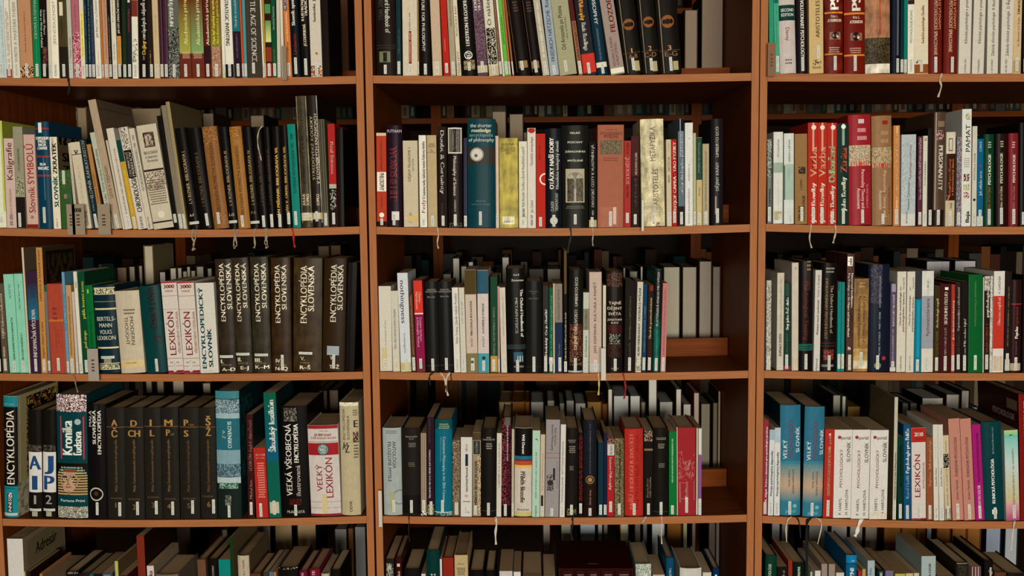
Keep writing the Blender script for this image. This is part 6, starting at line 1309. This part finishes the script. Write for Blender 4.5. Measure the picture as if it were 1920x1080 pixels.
# ------------------------------------------------------------------ ribbon markers hanging from books over the shelf edges
for ln in RIBBONS.strip().split('\n'):
    hd, c, wd_ = ln.split('|'); t = hd.split(); row, bay = t[0].upper(), int(t[1]); pts = [tuple(map(float, q.split(','))) for q in t[2:]]
    wd_ = float(wd_) * 0.00124 * 0.5; P = []
    for i, (x, y) in enumerate(pts): P.append(at(x, y, -0.0035 if i else -0.0025))
    fine = []
    for i in range(len(P) - 1):
        p0 = P[max(0, i - 1)]; p1 = P[i]; p2 = P[i + 1]; p3 = P[min(len(P) - 1, i + 2)]
        for k in range(5):
            u = k / 5; fine.append(0.5 * ((2 * p1) + (p2 - p0) * u + (2 * p0 - 5 * p1 + 4 * p2 - p3) * u * u + (3 * p1 - p0 - 3 * p2 + p3) * u ** 3))
    fine.append(P[-1])
    zs = surf(row, bay, P[0].x)
    if t[0].isupper(): fine = [Vector((P[0].x, 0.003, zs + 0.0007)), Vector((P[0].x, -0.0008, zs + 0.0012))] + [q for q in fine if q.z < zs - 0.001]
    bk = min(groups[(row, bay)], key=lambda f: abs(f['X0'] + f['w'] / 2 - P[0].x))
    S = Shape(); cc = col(c); n = len(fine); Lf, Rt = [], []
    for i, p in enumerate(fine):
        a_ = fine[max(0, i - 1)]; b_ = fine[min(n - 1, i + 1)]; tg = (b_ - a_)
        nx = Vector((tg.z, 0, -tg.x)); nx = nx.normalized() if nx.length > 1e-6 else Vector((1, 0, 0))
        if i < 2: nx = Vector((1, 0, 0))
        k = wd_ * (0.75 + 0.25 * math.sin(i * 0.9))
        Lf.append(p - nx * k); Rt.append(p + nx * k)
    off = Vector((0, 0.0006, 0))
    for i in range(n - 1):
        S.face([tuple(Lf[i]), tuple(Rt[i]), tuple(Rt[i + 1]), tuple(Lf[i + 1])], cc)
        S.face([tuple(Lf[i] + off), tuple(Lf[i + 1] + off), tuple(Rt[i + 1] + off), tuple(Rt[i] + off)], cc)
        S.face([tuple(Lf[i]), tuple(Lf[i + 1]), tuple(Lf[i + 1] + off), tuple(Lf[i] + off)], cc)
        S.face([tuple(Rt[i]), tuple(Rt[i] + off), tuple(Rt[i + 1] + off), tuple(Rt[i + 1])], cc)
    o = S.build('ribbon_marker', M_CLOTH); o.parent = bk['root']
    m = Matrix.LocRotScale(bk['root'].location, bk['root'].rotation_euler, None)
    o.matrix_parent_inverse = m.inverted()

# ------------------------------------------------------------------ guide cards clipped between the books
CARD_LABEL = ['narrow beige guide card with faint code, second shelf of left bay', 'beige guide card marked 008, second shelf of left bay', 'beige guide card below the mustard and ochre books, second shelf of left bay',
              'grey guide card covering the green books, third shelf of left bay', 'thin white guide card seen edge on beside the black gold titled book, third shelf', 'small grey guide card beside the orange paperback, top shelf of left bay',
              'brown guide card leaning at the upright, top shelf of right bay', 'thin white guide card by the thick parchment book, second shelf of middle bay', 'white guide card seen edge on at the upright, fourth shelf of middle bay']
for i, ln in enumerate(CARDS.strip().split('\n')):
    hd, pr, tx = ln.split('|'); t = hd.split(); row, bay = t[0], int(t[1]); x0, y0, x1, y1 = map(float, t[2:])
    yc = -0.016
    A = at(x0, y0, yc); B = at(x1, y1, yc); w, h = B.x - A.x, A.z - B.z
    root = empty('shelf_guide_card', (A.x, yc, B.z)); tag(root, CARD_LABEL[i], 'guide card', 'guide cards between the books')
    c = col({6: '7c5434', 3: '94887c', 4: 'b0aca0', 7: 'b4b4a4', 8: 'b0a89c', 5: '807058'}.get(i, '8a7a62')); S = Shape(); sl = 0.006 if w > 0.012 else 0.0
    def slab(x0_, x1_, z0_, z1_, ya, yb, cc):
        S.face([(x0_, ya, z0_ + sl), (x1_, ya, z0_), (x1_, ya, z1_), (x0_, ya, z1_ + 0)], cc)
    P4 = [(0, 0, 0.0), (w, 0, 0.0), (w, 0, h), (0, 0, h)]
    tk = 0.0012
    S.box(0, w, 0, tk, 0, h, c)
    S.build('card', M_PAPER, root)
    if w > 0.012:
        S = Shape(); ink = col('30281f')
        if tx == '008':
            vs, fs, L = TEXT['008', True]; k = w * 0.55 / L
            for f in fs: S.face([(w * .22 + vs[q][0] * k, -0.0004, h * .74 + vs[q][1] * k * 1.3) for q in f], ink)
        for z in (.30, .40, .50, .62):
            S.face([(w * .35, -0.0004, h * z), (w * .62, -0.0004, h * z), (w * .62, -0.0004, h * (z + .045)), (w * .35, -0.0004, h * (z + .045))], ink)
        S.build('code_print', M_PAPER, root)
    S = Shape(); S.box(w * 0.5 - .0003, w * 0.5 + .0003, tk, 0.0165 + 0.0012, h * .3, h * .95, c); S.build('clip', M_PAPER, root)

# ------------------------------------------------------------------ the next bookcase across the aisle
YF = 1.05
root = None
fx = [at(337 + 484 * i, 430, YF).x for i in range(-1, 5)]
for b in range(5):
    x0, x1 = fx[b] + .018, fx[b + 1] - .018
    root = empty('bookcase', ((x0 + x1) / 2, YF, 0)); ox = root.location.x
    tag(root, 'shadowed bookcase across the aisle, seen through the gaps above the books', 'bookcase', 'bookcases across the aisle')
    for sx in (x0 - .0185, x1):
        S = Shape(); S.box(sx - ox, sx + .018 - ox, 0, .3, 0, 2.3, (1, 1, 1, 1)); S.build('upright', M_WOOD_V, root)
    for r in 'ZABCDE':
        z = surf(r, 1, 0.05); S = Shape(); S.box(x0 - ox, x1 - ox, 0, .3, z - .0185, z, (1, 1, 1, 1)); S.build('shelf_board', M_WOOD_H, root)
    S = Shape(); S.box(x0 - ox, x1 - ox, .3, .305, 0, 2.3, (1, 1, 1, 1)); S.build('back_panel', M_DARK, root)  # panel coloured with the shade seen through the gaps
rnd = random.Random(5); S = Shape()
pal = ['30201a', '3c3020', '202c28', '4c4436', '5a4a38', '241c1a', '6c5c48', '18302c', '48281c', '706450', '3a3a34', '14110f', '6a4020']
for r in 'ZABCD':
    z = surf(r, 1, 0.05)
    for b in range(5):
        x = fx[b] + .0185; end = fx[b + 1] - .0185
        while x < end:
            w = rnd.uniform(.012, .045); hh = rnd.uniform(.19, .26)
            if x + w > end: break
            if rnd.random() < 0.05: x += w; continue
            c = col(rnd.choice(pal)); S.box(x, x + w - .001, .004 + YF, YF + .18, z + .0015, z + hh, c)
            S.face([(x + w * .3, YF + .003, z + .01), (x + w * .7, YF + .003, z + .01), (x + w * .7, YF + .003, z + .04), (x + w * .3, YF + .003, z + .04)], col(rnd.choice(['6c6450', '4c4434', '3c3428'])))  # white call labels, dimmed in colour to imitate the shaded aisle
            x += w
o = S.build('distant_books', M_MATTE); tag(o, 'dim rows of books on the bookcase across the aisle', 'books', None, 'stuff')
